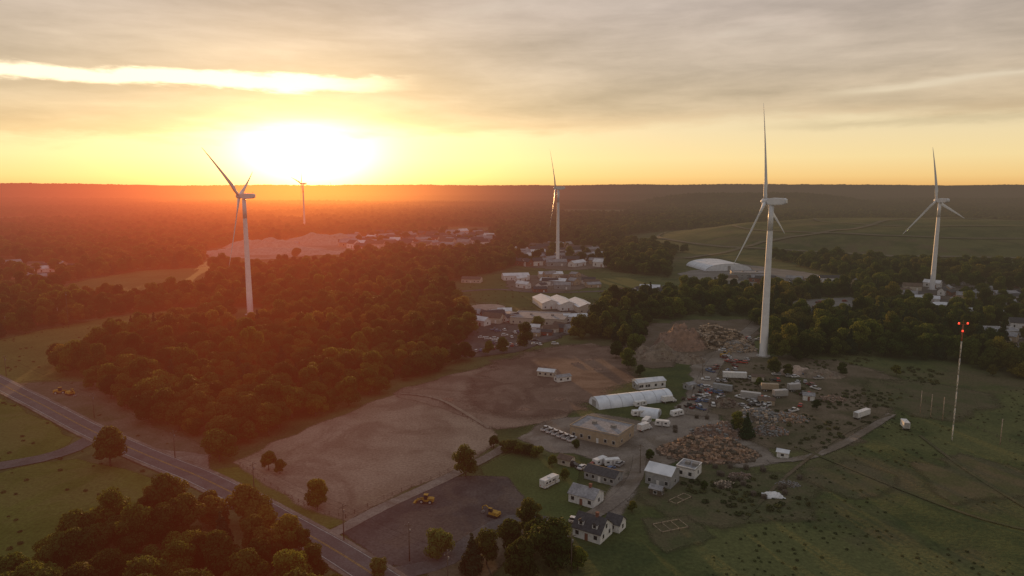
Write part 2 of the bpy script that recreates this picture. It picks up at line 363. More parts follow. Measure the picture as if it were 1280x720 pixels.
patch('scrub_ground',[(790,412),(850,402),(930,400),(945,418),(880,440),(820,458),(790,450)],mat('heap_yard_soil',(.11,.085,.06),(.14,.11,.085),.1,.95,fine=1.3,ragged=True),8,4)
patch('dark_lot',[(432,664),(500,630),(565,600),(628,598),(648,622),(655,648),(600,660),(560,690),(520,708),(478,702)],lotm,3,1)
patch('car_park',[(590,412),(650,392),(720,385),(760,392),(730,410),(690,425),(640,440),(585,446),(565,444)],lotm,4,2)
patch('car_park',[(985,378),(1060,372),(1075,385),(1040,394),(990,392)],mat('pale_tarmac',(.20,.19,.18),(.15,.14,.13),.05,.9,ragged=True),6,3)
patch('car_park',[(850,342),(920,330),(1000,340),(1060,352),(980,360),(890,356)],MATS['pale_tarmac'],8,4)
patch('car_park',[(1090,358),(1180,350),(1300,360),(1300,395),(1200,392),(1150,382)],lotm,8,4)
patch('car_park',[(1225,410),(1300,405),(1300,452),(1240,448)],lotm,5,3)
patch('quarry_floor',[(262,320),(300,308),(380,301),(445,301),(440,312),(400,318),(330,324)],sand,15,8)
hs=mat('hamlet_soil',(.15,.13,.105),(.11,.095,.075),.02,.95,ragged=True)
patch('hamlet_ground',[(440,310),(445,300),(500,294),(610,295),(615,306),(480,312)],hs,20,10)
patch('hamlet_ground',[(640,330),(650,312),(710,306),(760,316),(755,334),(700,338)],mat('dusty_yard',(.15,.125,.10),(.11,.09,.072),.03,.95,ragged=True),10,6)
patch('hamlet_ground',[(635,352),(650,345),(730,343),(745,358),(690,366),(640,362)],MATS['dusty_yard'],6,4)
patch('dirt_verge',[(110,478),(150,500),(180,530),(250,558),(258,592),(205,575),(150,552),(60,500),(30,480)],mat('dusty_verge',(.12,.10,.07),(.09,.08,.05),.1,.95,c3=(.06,.065,.03),fine=1.1,ragged=True),4,2)
patch('dirt_verge',[(170,560),(255,570),(262,590),(235,594),(190,578)],gravel,2,1)
patch('dirt_verge',[(560,690),(600,668),(650,650),(660,670),(600,720),(540,730)],MATS['dusty_verge'],3,2)
# lanes
strip('side_road',[(-60,598),(0,583),(50,574),(90,562),(112,550),(128,546)],7.5,asph,.8)
strip('field_lane',[(408,672),(440,655),(480,634),(560,597),(620,566),(640,552)],3.4,gravel,1.0)
strip('access_road',[(455,722),(510,715),(560,700),(590,676),(640,650),(700,655)],5,asph,1)
strip('house_drive',[(722,655),(745,642),(775,622),(795,596),(800,570)],4,gravel,1)
strip('village_road',[(540,452),(590,440),(640,433),(690,420),(735,400),(760,385),(800,372)],6,asph,1)
strip('village_road',[(560,366),(620,362),(680,366),(760,364),(860,362)],6,asph,1)
strip('yard_track',[(870,520),(885,470),(905,440),(935,415),(960,395),(1000,385)],7,gravel,2)
strip('meadow_track',[(960,577),(1010,572),(1060,552),(1115,518)],1.8,gravel,1.6)
strip('meadow_track',[(1115,518),(1060,540),(990,590),(930,650)],.5,browng,.8)
strip('meadow_track',[(1000,560),(1120,610),(1230,650),(1330,672)],.6,tg,.9)
strip('meadow_track',[(1150,545),(1210,590),(1290,640)],.5,tg,.9)
strip('paddock_path',[(498,492),(550,500),(612,536)],1.2,mat('bare_path',(.25,.195,.15),None,.2,.95,ragged=True),.8)
moundm=mat('mound_gravel',(.15,.13,.09),(.12,.11,.07),.05,.95,ragged=True)
for k,(a0,a1) in ((.86,(150,290)),(.62,(170,330)),(.36,(150,350))):
    strip('mound_track',None,3.5,moundm,3,world=[(760+570*k*math.cos(R(a)),1250+430*k*math.sin(R(a))) for a in range(a0,a1,3)],hfun=H)
strip('mound_track',None,6,moundm,4,world=[(760-520+i*16,1250-300+i*10+30*math.sin(i*.25)) for i in range(42)],hfun=H)
mr=resamp([G(*p) for p in [(-80,437),(0,480),(55,508),(110,537),(165,562),(215,583),(245,595),(300,622),(350,650),(410,684),(455,712),(510,748)]],4,False)
strip('main_road_shoulder',None,10.4,gravel,1.2,world=mr)
strip('main_road',None,9.2,roadm,world=mr)
z=ZL[0]+.02
strip('edge_line',None,.2,linew,off=4.2,z=z,world=mr); strip('edge_line',None,.2,linew,off=-4.2,z=z,world=mr)
strip('centre_line',None,.15,liney,off=.17,z=z,world=mr); strip('centre_line',None,.15,liney,off=-.17,z=z,world=mr)
# ---------------------------------------------------------------- trees
def crown_mesh(seed,n,Rr,Ht,z0,leaf,nb=13,cone=False,core=True):
    rng=np.random.default_rng(seed); cs=[];rs=[]
    for i in range(nb):
        if cone:
            f=(i+.5)/nb; z=z0+(Ht-z0)*f*.94; rad=Rr*(1-f)*.62; a=i*2.4+rng.random(); cs.append((math.cos(a)*rad*.5,math.sin(a)*rad*.5,z)); rs.append(max(.5,Rr*(1-f)*.85+.2))
        else:
            f=rng.random(); zz=z0+(Ht-z0)*(.18+.66*f); prof=math.sqrt(max(.05,1-((f-.35)/.75)**2)); a=i*2.4+rng.random()*.8
            rad=Rr*.70*prof*math.sqrt(rng.random()*.8+.2); cs.append((math.cos(a)*rad,math.sin(a)*rad,zz)); rs.append(Rr*(.24+.2*rng.random()))
    if not cone: cs.append((0,0,z0+(Ht-z0)*.48)); rs.append(Rr*.58); cs.append((.3,-.2,Ht-Rr*.42)); rs.append(Rr*.40)
    cs=np.array(cs); rs=np.array(rs)
    k=rng.choice(len(rs),n*2,p=rs**2/np.sum(rs**2)); d=rng.normal(size=(n*2,3)); d/=np.linalg.norm(d,axis=1)[:,None]
    p=cs[k]+d*(rs[k]*(.86+.28*rng.random(n*2)))[:,None]*np.array([1,1,.85])
    ins=np.zeros(n*2,bool)
    for c,r in zip(cs,rs): ins|=(np.linalg.norm((p-c)/np.array([1,1,.85]),axis=1)<r*.78)
    ok=(~ins)&(p[:,2]>z0*.55); p=p[ok][:n]; d=d[ok][:n]
    nn=d+rng.normal(size=p.shape)*.55; nn/=np.linalg.norm(nn,axis=1)[:,None]
    t=np.cross(nn,rng.normal(size=p.shape)); t/=np.linalg.norm(t,axis=1)[:,None]; b=np.cross(nn,t)
    s=(leaf*(.5+.9*rng.random(len(p))))[:,None]
    q=np.stack([p-t*s*.5,p-b*s*.42,p+t*s*.5+nn*s*.1,p+b*s*.42],1).reshape(-1,3)
    vs=q.tolist(); fs=[(4*i,4*i+1,4*i+2,4*i+3) for i in range(len(p))]
    if core:
        bm=bmesh.new(); bmesh.ops.create_icosphere(bm,subdivisions=1,radius=1); iv=[v.co.copy() for v in bm.verts]; jf=[[v.index for v in f.verts] for f in bm.faces]; bm.free()
        for c,r in zip(cs,rs):
            k0=len(vs)
            for v in iv:
                u=r*.78*(1+.25*(rng.random()-.5)); vs.append((c[0]+v.x*u,c[1]+v.y*u,max(z0*.5,c[2]+v.z*u*.85)))
            fs+=[tuple(i+k0 for i in f) for f in jf]
    me=bpy.data.meshes.new('crown'); me.from_pydata(vs,[],fs); me.update(); return me
def trunk_mesh(seed,Ht,r):
    rg=random.Random(seed); m=MB(); p=Vector((0,0,-.2)); rad=r
    for i in range(4):
        q=p+Vector((rg.uniform(-.2,.2),rg.uniform(-.2,.2),Ht*.19)); m.cyl(p,q,rad,rad*.78,8); 
        if i>=1:
            for k in range(2):
                a=rg.uniform(0,6.3); m.cyl(q,q+Vector((math.cos(a)*Ht*.2,math.sin(a)*Ht*.2,Ht*.14)),rad*.45,rad*.12,6)
        p=q; rad*=.78
    return m
TP=[]
specs=[(11,2300,5.2,11.5,1.2,.66,leafm,0),(12,2300,5.4,14,1.4,.66,leafm,0),(13,2100,4.4,10.5,1.2,.62,leafm,0),(14,2300,6.0,11,1.0,.70,leafm,0),(15,2000,3.4,13.5,1.2,.58,leafd,1),(16,2200,5.0,10,1.0,.62,leafy,0)]
for i,(sd,n,r,h,z0,lf,m,cone) in enumerate(specs):
    cm_=crown_mesh(sd,n,r,h,z0,lf,15 if not cone else 12,bool(cone)); cm_.materials.append(m)
    tm=trunk_mesh(sd,h,.32)
    me=tm.build('trunk',bark); tmesh=me.data; bpy.data.objects.remove(me)
    TP.append((cm_,tmesh))
def tree(kind,x,y,s,rz,label,group=None,sz=1,z=0):
    nm='evergreen_tree' if kind==4 else 'leafy_tree'
    o=empty(nm,(x,y,z),rz); o.scale=(s,s,s*sz)
    mesh_obj('trunk',TP[kind][1],None,o); c=mesh_obj('crown',TP[kind][0],None,o)
    tag(o,label,'tree',group); return c
def patch_mesh(seed,size,nd,rad,leafn):
    rg=random.Random(seed); bm=bmesh.new()
    for i in range(nd):
        x,y=rg.uniform(-size/2,size/2),rg.uniform(-size/2,size/2); r=rad*rg.uniform(.7,1.25); h=r*rg.uniform(1.3,2.2)
        mt=Matrix.Translation((x,y,h*.55))@Matrix.Rotation(rg.uniform(0,6),4,'Z')@Matrix.Diagonal((r,r,h*.62,1))
        res=bmesh.ops.create_icosphere(bm,subdivisions=2,radius=1,matrix=mt)
        for v in res['verts']: v.co+=Vector((rg.uniform(-1,1),rg.uniform(-1,1),rg.uniform(-1,1)))*r*.17
    me=bpy.data.meshes.new('woodland'); bm.to_mesh(me); bm.free(); me.materials.append(leafm); return me
def inpoly(px,py,poly):
    ins=np.zeros(len(px),bool); n=len(poly)
    for i in range(n):
        x1,y1=poly[i]; x2,y2=poly[(i+1)%n]
        if y1==y2: continue
        c=((y1>py)!=(y2>py))&(px<(x2-x1)*(py-y1)/(y2-y1)+x1); ins^=c
    return ins
CLEAR=[
 [(445,2000),(440,745),(350,655),(262,600),(255,575),(300,570),(330,552),(400,522),(490,487),(545,468),(600,450),(690,430),(745,424),(790,438),(800,450),(800,430),(815,405),(865,395),(930,395),(962,425),(968,452),(1010,452),(1080,446),(1180,452),(1290,478),(1500,500),(1500,2000)],
 [(-200,470),(-100,440),(0,424),(120,400),(245,384),(262,396),(140,426),(70,455),(72,472),(110,486),(150,506),(200,536),(260,556),(262,592),(350,650),(470,760),(436,760),(385,700),(335,655),(280,638),(180,640),(100,682),(40,722),(0,745),(-300,960),(-900,700)],
 [(555,356),(640,335),(700,328),(765,340),(890,352),(900,360),(860,368),(790,368),(760,378),(742,400),(735,418),(690,430),(600,446),(540,455),(560,440),(590,425),(588,402),(575,384)],
 [(985,378),(1065,370),(1080,386),(1040,400),(985,398)],
 [(840,350),(835,325),(850,316),(920,316),(985,330),(1060,348),(1070,362),(980,366),(890,360)],
 [(1085,366),(1180,350),(1500,362),(1500,390),(1200,390),(1130,380)],
 [(1222,412),(1500,405),(1500,458),(1232,452)],
 [(290,384),(332,384),(338,414),(284,414)],
 [(55,372),(95,352),(180,338),(265,334),(262,360),(170,378)],
 [(1140,356),(1185,356),(1190,392),(1136,392)],
]
SOFT=[[(440,318),(440,294),(620,290),(625,314)],[(640,344),(642,310),(700,302),(765,314),(760,342),(700,348)],[(760,378),(765,360),(850,358),(850,380)],[(250,334),(262,314),(300,303),(440,296),(450,314),(430,330),(340,338)],[(0,330),(50,326),(120,336),(60,362),(0,372)],[(1085,370),(1500,366),(1500,402),(1200,404)]]
SR=[.85,.85,.85,.985,.85,.6]
def cand(r0,r1,step,amax=46):
    rng=np.random.default_rng(int(r1)); n=int(r1/step)+1
    gx,gy=np.meshgrid(np.arange(-n,n+1),np.arange(0,n+1)); x=(gx.ravel()+rng.uniform(-.42,.42,gx.size))*step; y=(gy.ravel()+rng.uniform(-.42,.42,gx.size))*step
    r=np.hypot(x,y); a=np.degrees(np.arctan2(x,y)); ok=(r>r0)&(r<=r1)&(np.abs(a)<amax)
    return x[ok],y[ok],r[ok]
def not_cleared(x,y,grow=0):
    d=y*ct+CH*st; px=640+F*x/d; py=360-F*(y*st-CH*ct)/d
    bad=np.zeros(len(x),bool)
    rr=np.random.default_rng(3).random(len(x))
    for k,c in enumerate(CLEAR):
        q=inpoly(px,py,c)
        if k==5: q&=(rr<.86)
        if k==6: q&=(rr<.9)
        bad|=q
    for c,pr in zip(SOFT,SR): bad|=inpoly(px,py,c)&(rr<pr)
    bad|=(((x-760)/560)**2+((y-1250)/420)**2<1.0)
    return ~bad,px,py
pts=[]   # (x,y,z,idx,rz,sx,sz)
x,y,r=cand(60,950,7.8); ok,px,py=not_cleared(x,y); x,y,r,px,py=[q[ok] for q in (x,y,r,px,py)]
rg=random.Random(5)
near=[]
for i in range(len(x)):
    s=rg.uniform(.60,1.30)
    kind=rg.choices([0,1,2,3,4],[3,3,3,3,.5])[0]
    if px[i]>600 and py[i]>360 and rg.random()<.15: kind=4
    near.append((r[i],x[i],y[i],kind,s,rg.uniform(0,6.28),px[i],py[i]))
vis=[q for q in near if -25<q[6]<1305 and q[7]<775]; vis.sort(key=lambda q:q[0]); indiv=set(id(q) for q in vis[:255])
def region(px,py):
    if px<445 and py>600: return 'dark leafy tree in the dense wood filling the bottom left corner','trees of the bottom left wood'
    if px<270: return 'leafy tree at the near edge of the big wood above the road, left side','trees along the left near edge of the big wood'
    if px<640: return 'leafy tree in the near margin of the big central wood behind the pale dirt field','trees along the near margin of the central wood'
    return 'tree in the dark belt of trees around the scrapyard and the right hand turbine','trees of the belt beside the scrapyard'
crowns=[None]*6
for q in near:
    if id(q) in indiv:
        lb,gp=region(q[6],q[7]); c=tree(q[3],q[1],q[2],q[4],q[5],lb if q[3]!=4 else lb.replace('leafy tree','conifer').replace('dark conifer','dark narrow conifer').replace('tree in the dark belt','narrow conifer in the dark belt'),gp+(' (conifers)' if q[3]==4 else ''))
        if crowns[q[3]] is None: crowns[q[3]]=c
    else: pts.append((q[1],q[2],0,q[3],q[5],q[4],q[4]*rg.uniform(.8,1.3)))
EX=[(138,582,0,1.25,'big round tree between the side road and the main road at far left'),(275,577,3,1.1,'wide tree beside the main road junction, left of the dirt field'),
(336,588,2,.7,'small tree at the left tip of the pale dirt field'),(350,592,2,.5,'shrubby little tree just right of another at the dirt field tip'),(397,634,0,.85,'lone round tree on the dirt field edge beside the main road'),
(582,596,1,.85,'lone round dark tree at the right end of the dirt field'),(617,560,2,.5,'small round tree just above the lone tree by the field lane'),
(548,698,5,.85,'bright green tree at the bottom edge of the dark lot'),(473,722,5,.55,'small bright tree at the bottom edge beside the main road'),
(590,718,4,.9,'tall dark conifer below the dark lot, beside the bottom lane'),(608,706,1,.75,'dark leafy tree just right of the conifer below the dark lot'),
(662,668,1,.8,'dark tree behind the clump left of the white dormer house'),(690,708,3,1.15,'largest tree of the clump left of the white dormer house'),(650,730,0,1.05,'tree at the bottom of the clump left of the dormer house'),
(640,694,2,1.0,'dark tree in the middle of the clump near the bottom centre'),(722,712,2,.6,'small tree at the right foot of the clump below the dormer house'),(668,694,0,.9,'leafy tree between the two largest of the bottom clump'),
(933,548,4,.85,'dark evergreen standing over the rubble heap'),(922,540,1,.65,'leafy tree just left of the evergreen by the rubble heap'),
(968,468,1,.7,'tree right beside the foot of the nearest turbine'),(948,484,2,.5,'shrubby tree below the foot of the nearest turbine'),(785,462,1,.9,'tree at the left side of the scrapyard soil heaps'),
(770,448,0,.9,'tree at the top right corner of the paddock'),(800,470,2,.6,'small tree below the soil heaps'),(690,584,2,.45,'small tree on the lawn behind the motorhome'),
(706,600,2,.4,'smallest tree on the lawn right of the motorhome'),(720,560,3,.3,'clipped bush in front of the tan warehouse'),(812,575,2,.4,'low bush by the gravel drive'),(1100,396,5,1.1,'bright tree in the belt behind the right meadow'),
(672,412,5,1.0,'light olive tree standing alone in the village car park'),(1052,470,1,.55,'tree on the scrub ground right of the nearest turbine'),(1120,470,2,.6,'tree at the top edge of the right meadow'),
(1240,470,2,.6,'small tree at the right end of the meadow edge'),(790,640,2,.35,'bush beside the path right of the dormer house'),(880,612,2,.3,'low bush on the trampled grass'),(1020,512,2,.45,'bush beside the small white shed'),(985,470,0,.6,'tree right of the nearest turbine among scrub')]
for px_,py_,k,s,lb in EX:
    X_,Y_=G(px_,py_); c=tree(k,X_,Y_,s,rg.uniform(0,6),lb)
    if crowns[k] is None: crowns[k]=c
for i,(px_,py_) in enumerate([(634,564),(643,565),(652,567),(661,569),(670,571)]):
    X_,Y_=G(px_,py_); tree(3,X_,Y_,.55,i,'dark round shrub in the short hedge row above the small lawn','shrubs of the hedge row by the lawn',.7)
x,y,r=cand(950,2400,11.5); ok,px,py=not_cleared(x,y); x,y,r=x[ok],y[ok],r[ok]
for i in range(len(x)):
    if r[i]>1100 and noise.noise(Vector((x[i]/260,y[i]/170,2)))>.30: continue
    s=rg.uniform(.75,1.6); pts.append((x[i],y[i],H(x[i],y[i]),rg.choice([0,1,2,3]),rg.uniform(0,6.28),s,s*rg.uniform(.7,1.05)))
for r0,r1,step,sc_ in ((2400,5200,38,1.05),(5200,11000,85,2.2),(11000,24000,210,5.2)):
    x,y,r=cand(r0,r1,step,42)
    for i in range(len(x)):
        if noise.noise(Vector((x[i]/600,y[i]/320,12)))>.20: continue
        s=sc_*rg.uniform(.9,1.2); pts.append((x[i],y[i],H(x[i],y[i])-1,5,rg.uniform(0,6.28),s,1.0*(s**.3)*rg.uniform(.85,1.3)))
wood_me=patch_mesh(3,42,26,5.2,0)
def gn_stuff(name,pts,sources,label,cat,zscale=True):
    me=bpy.data.meshes.new(name); me.from_pydata([p[:3] for p in pts],[],[])
    a=me.attributes.new('pick','INT','POINT'); a.data.foreach_set('value',[int(p[3]) for p in pts])
    a=me.attributes.new('turn','FLOAT_VECTOR','POINT'); a.data.foreach_set('vector',[c for p in pts for c in (0,0,p[4])])
    a=me.attributes.new('size','FLOAT_VECTOR','POINT'); a.data.foreach_set('vector',[c for p in pts for c in (p[5],p[5],p[6])])
    o=mesh_obj(name,me,None); me.materials.append(leafm)
    ng=bpy.data.node_groups.new(name,'GeometryNodeTree')
    ng.interface.new_socket('Geometry',in_out='INPUT',socket_type='NodeSocketGeometry'); ng.interface.new_socket('Geometry',in_out='OUTPUT',socket_type='NodeSocketGeometry')
    N=ng.nodes; L=ng.links; gi=N.new('NodeGroupInput'); go=N.new('NodeGroupOutput')
    cur=gi.outputs[0]; join=N.new('GeometryNodeJoinGeometry')
    def att(nm,ty):
        q=N.new('GeometryNodeInputNamedAttribute'); q.data_type=ty; q.inputs[0].default_value=nm; return [s for s in q.outputs if s.enabled][0]
    pk=att('pick','INT'); tn=att('turn','FLOAT_VECTOR'); sz=att('size','FLOAT_VECTOR')
    for k,src in sources.items():
        oi=N.new('GeometryNodeObjectInfo'); oi.transform_space='ORIGINAL'; oi.inputs[0].default_value=src; oi.inputs[1].default_value=False
        cp=N.new('FunctionNodeCompare'); cp.data_type='INT'; cp.operation='EQUAL'
        ia=[s for s in cp.inputs if s.enabled]
        L.new(pk,ia[0]); ia[1].default_value=k
        ip=N.new('GeometryNodeInstanceOnPoints'); L.new(cur,ip.inputs['Points']); L.new(cp.outputs[0],ip.inputs['Selection']); L.new(oi.outputs['Geometry'],ip.inputs['Instance'])
        L.new(tn,ip.inputs['Rotation']); L.new(sz,ip.inputs['Scale']); L.new(ip.outputs[0],join.inputs[0])
    L.new(join.outputs[0],go.inputs[0])
    md=o.modifiers.new('scatter','NODES'); md.node_group=ng
    return tag(o,label,cat,kind='stuff')
cx,cy=260.0,2460.0
cop=mesh_obj('woodland_copse',wood_me,None); cop.location=(cx,cy,H(cx,cy)-1); tag(cop,'far off patch of dark woodland beyond the village',"woodland",kind='stuff')
gn_stuff('forest',pts,{0:crowns[0],1:crowns[1],2:crowns[2],3:crowns[3],4:crowns[4],5:cop},'dark green forest stretching from the big central wood to the horizon','forest')
# scrub on the meadow
sme=crown_mesh(31,90,1.0,1.0,.05,.42,5,False,False); sme.materials.append(mat('scrub_foliage',(.05,.066,.025),(.08,.082,.034),.1,.8,trans=.2,rnd=.3,detail=2))
sb=mesh_obj('scrub_bush',sme,None); X_,Y_=G(1010,632); sb.location=(X_,Y_,0); tag(sb,'low lone scrub bush on the meadow right of the white tarp','bush')
x,y,r=cand(150,700,3.2,44); d=y*ct+CH*st; px=640+F*x/d; py=360-F*(y*st-CH*ct)/d
zoneA=inpoly(px,py,[(965,570),(960,560),(915,530),(905,480),(930,458),(1080,448),(1200,470),(1130,500),(1040,560)])|inpoly(px,py,[(820,600),(980,596),(1010,640),(900,655),(830,640)])
zoneB=inpoly(px,py,[(780,760),(815,640),(1000,600),(1110,520),(1300,480),(1400,500),(1400,760)])
zoneL=inpoly(px,py,CLEAR[1])|inpoly(px,py,CLEAR[2])
sp_=[]
for i in range(len(x)):
    nz=noise.noise(Vector((x[i]/30,y[i]/30,5)))
    s=0
    if zoneA[i] and nz>-.05 and rg.random()<.5+nz: s=rg.uniform(.4,1.4)
    elif zoneB[i] and nz>-.12 and rg.random()<.35+nz: s=rg.uniform(.2,.6)
    elif zoneL[i] and rg.random()<.08: s=rg.uniform(.3,.9)
    if s:
        if min(math.dist((x[i],y[i]),q) for q in mr)<7: continue
        sp_.append((x[i],y[i],0,0,rg.uniform(0,6),s*1.3,s*.7))
gn_stuff('scrub',sp_,{0:sb},'low scrub and weed tufts dotted over the meadows','scrub')
# ---------------------------------------------------------------- wind turbines
def blade_mesh(L=54):
    secs=[]; N=16
    for i in range(25):
        f=i/24; zz=1.0+f*L
        if f<.05: ch=2.1; th=1.0
        else:
            ch=2.1+(3.9-2.1)*ss(.04,.2,f) if f<.2 else 3.9*(1-f)**.85*.92+.35 if f>.2 else 3.9
            th=1-(1-.24)*ss(.03,.22,f) if f<.22 else .24-.1*(f-.22)
        tw=R(16)*(1-f)**2+R(2); bend=1.8*f*f
        ring=[]
        for k in range(N):
            a=2*math.pi*k/N; cxx=math.cos(a)*ch*.5-ch*.18*(ss(.05,.2,f)); cyy=math.sin(a)*ch*.5*th*(1 if f<.05 else (.75+.25*math.cos(a)))
            ring.append((cxx,cyy))
        secs.append([(t*math.cos(tw)+c*math.sin(tw)+bend,c*math.cos(tw)-t*math.sin(tw),zz) for c,t in ring])
    m=MB(); vs=[p for s_ in secs for p in s_]; fs=[]
    for i in range(24):
        for k in range(N): fs.append((i*N+k,i*N+(k+1)%N,(i+1)*N+(k+1)%N,(i+1)*N+k))
    sm=[True]*len(fs); fs+=[tuple(range(N)),tuple(range(24*N,25*N))]; sm+=[False,False]
    m.add(vs,fs,sm); return m
BM=blade_mesh().build('blade',turb); BMESH=BM.data; bpy.data.objects.remove(BM)
def turbine(px,py,hub,c,phase,label,cone=6,bs=1.0):
    x,y=G(px,py); r=math.hypot(x,y); fw=Vector((x,y))/r; rt=Vector((y,-x))/r; psi=math.acos(c)
    a=-math.sin(psi)*rt+math.cos(psi)*fw
    o=empty('wind_turbine',(x,y,0),math.atan2(a.y,a.x))
    t=MB(); n=6
    for i in range(n):
        z0=hub*.978*i/n; z1=hub*.978*(i+1)/n; r0=2.35-(.95)*i/n; r1=2.35-.95*(i+1)/n
        t.cyl((0,0,z0),(0,0,z1-.12),r0,r1,32,caps=(i==n-1)); t.cyl((0,0,z1-.12),(0,0,z1),r1+.06,r1+.06,32)
    t.build('tower',turb,o)
    b=MB(); b.cyl((0,0,-.3),(0,0,.35),4.2,4.0,24); b.build('foundation',concrete,o)
    d=MB(); d.box(-.5,.5,-2.46,-2.2,1.2,3.4); d.build('door',grey,o)
    nb=MB(); hz=hub
    prof=[(1.9,hz-1.6),(2.2,hz),(1.9,hz+1.7),(-1,hz+2.1),(-7.2,hz+1.9),(-8.4,hz+1.2),(-8.4,hz-.9),(-6.5,hz-1.8),(-1,hz-2.1)]
    nb.prism(prof,-1.7,1.7); nb.prism([(q[0]*.96,hz+(q[1]-hz)*.82) for q in prof],-2.0,2.0); na=nb.build('nacelle',turb,o)
    an=MB(); an.cyl((-7,0,hz+1.8),(-7,0,hz+3.6),.07,.05,6); an.cyl((-7.6,0,hz+3.0),(-6.4,0,hz+3.0),.05,.05,6); an.build('wind_sensor',steel,na)
    h=MB(); pr=[(2.1,1.7),(2.9,1.95),(4.2,1.95),(5.2,1.6),(5.9,.95),(6.25,.25)]
    for (x0,r0),(x1,r1) in zip(pr,pr[1:]): h.cyl((x0,0,hz),(x1,0,hz),r0,r1,20)
    h.build('hub',turb,o)
    for k in range(3):
        q=mesh_obj('blade',BMESH,None,o); q.matrix_local=Matrix.Translation((3.6,0,hz))@Matrix.Rotation(-R(phase+120*k),4,'X')@Matrix.Rotation(R(cone),4,'Y')@Matrix.Diagonal((1,1,bs,1))
    tag(o,label,'wind turbine'); return o
turbine(954,445,91,.28,7,'tall white wind turbine nearest the camera, standing by the scrapyard right of centre',0)
turbine(313,393,92,.36,51,'white wind turbine rising from the big wood on the left',6)
turbine(697,331,97,.12,32,'slim wind turbine standing behind the village near the centre',2)
turbine(1165,362,86,.58,9,'rightmost wind turbine in front of the grassy mound',1,.92)
turbine(381,288,104,.25,75,'distant wind turbine silhouetted below the sun')
turbine(416,247,88,.5,30,'tiny far off wind turbine on the horizon just right of the sun')
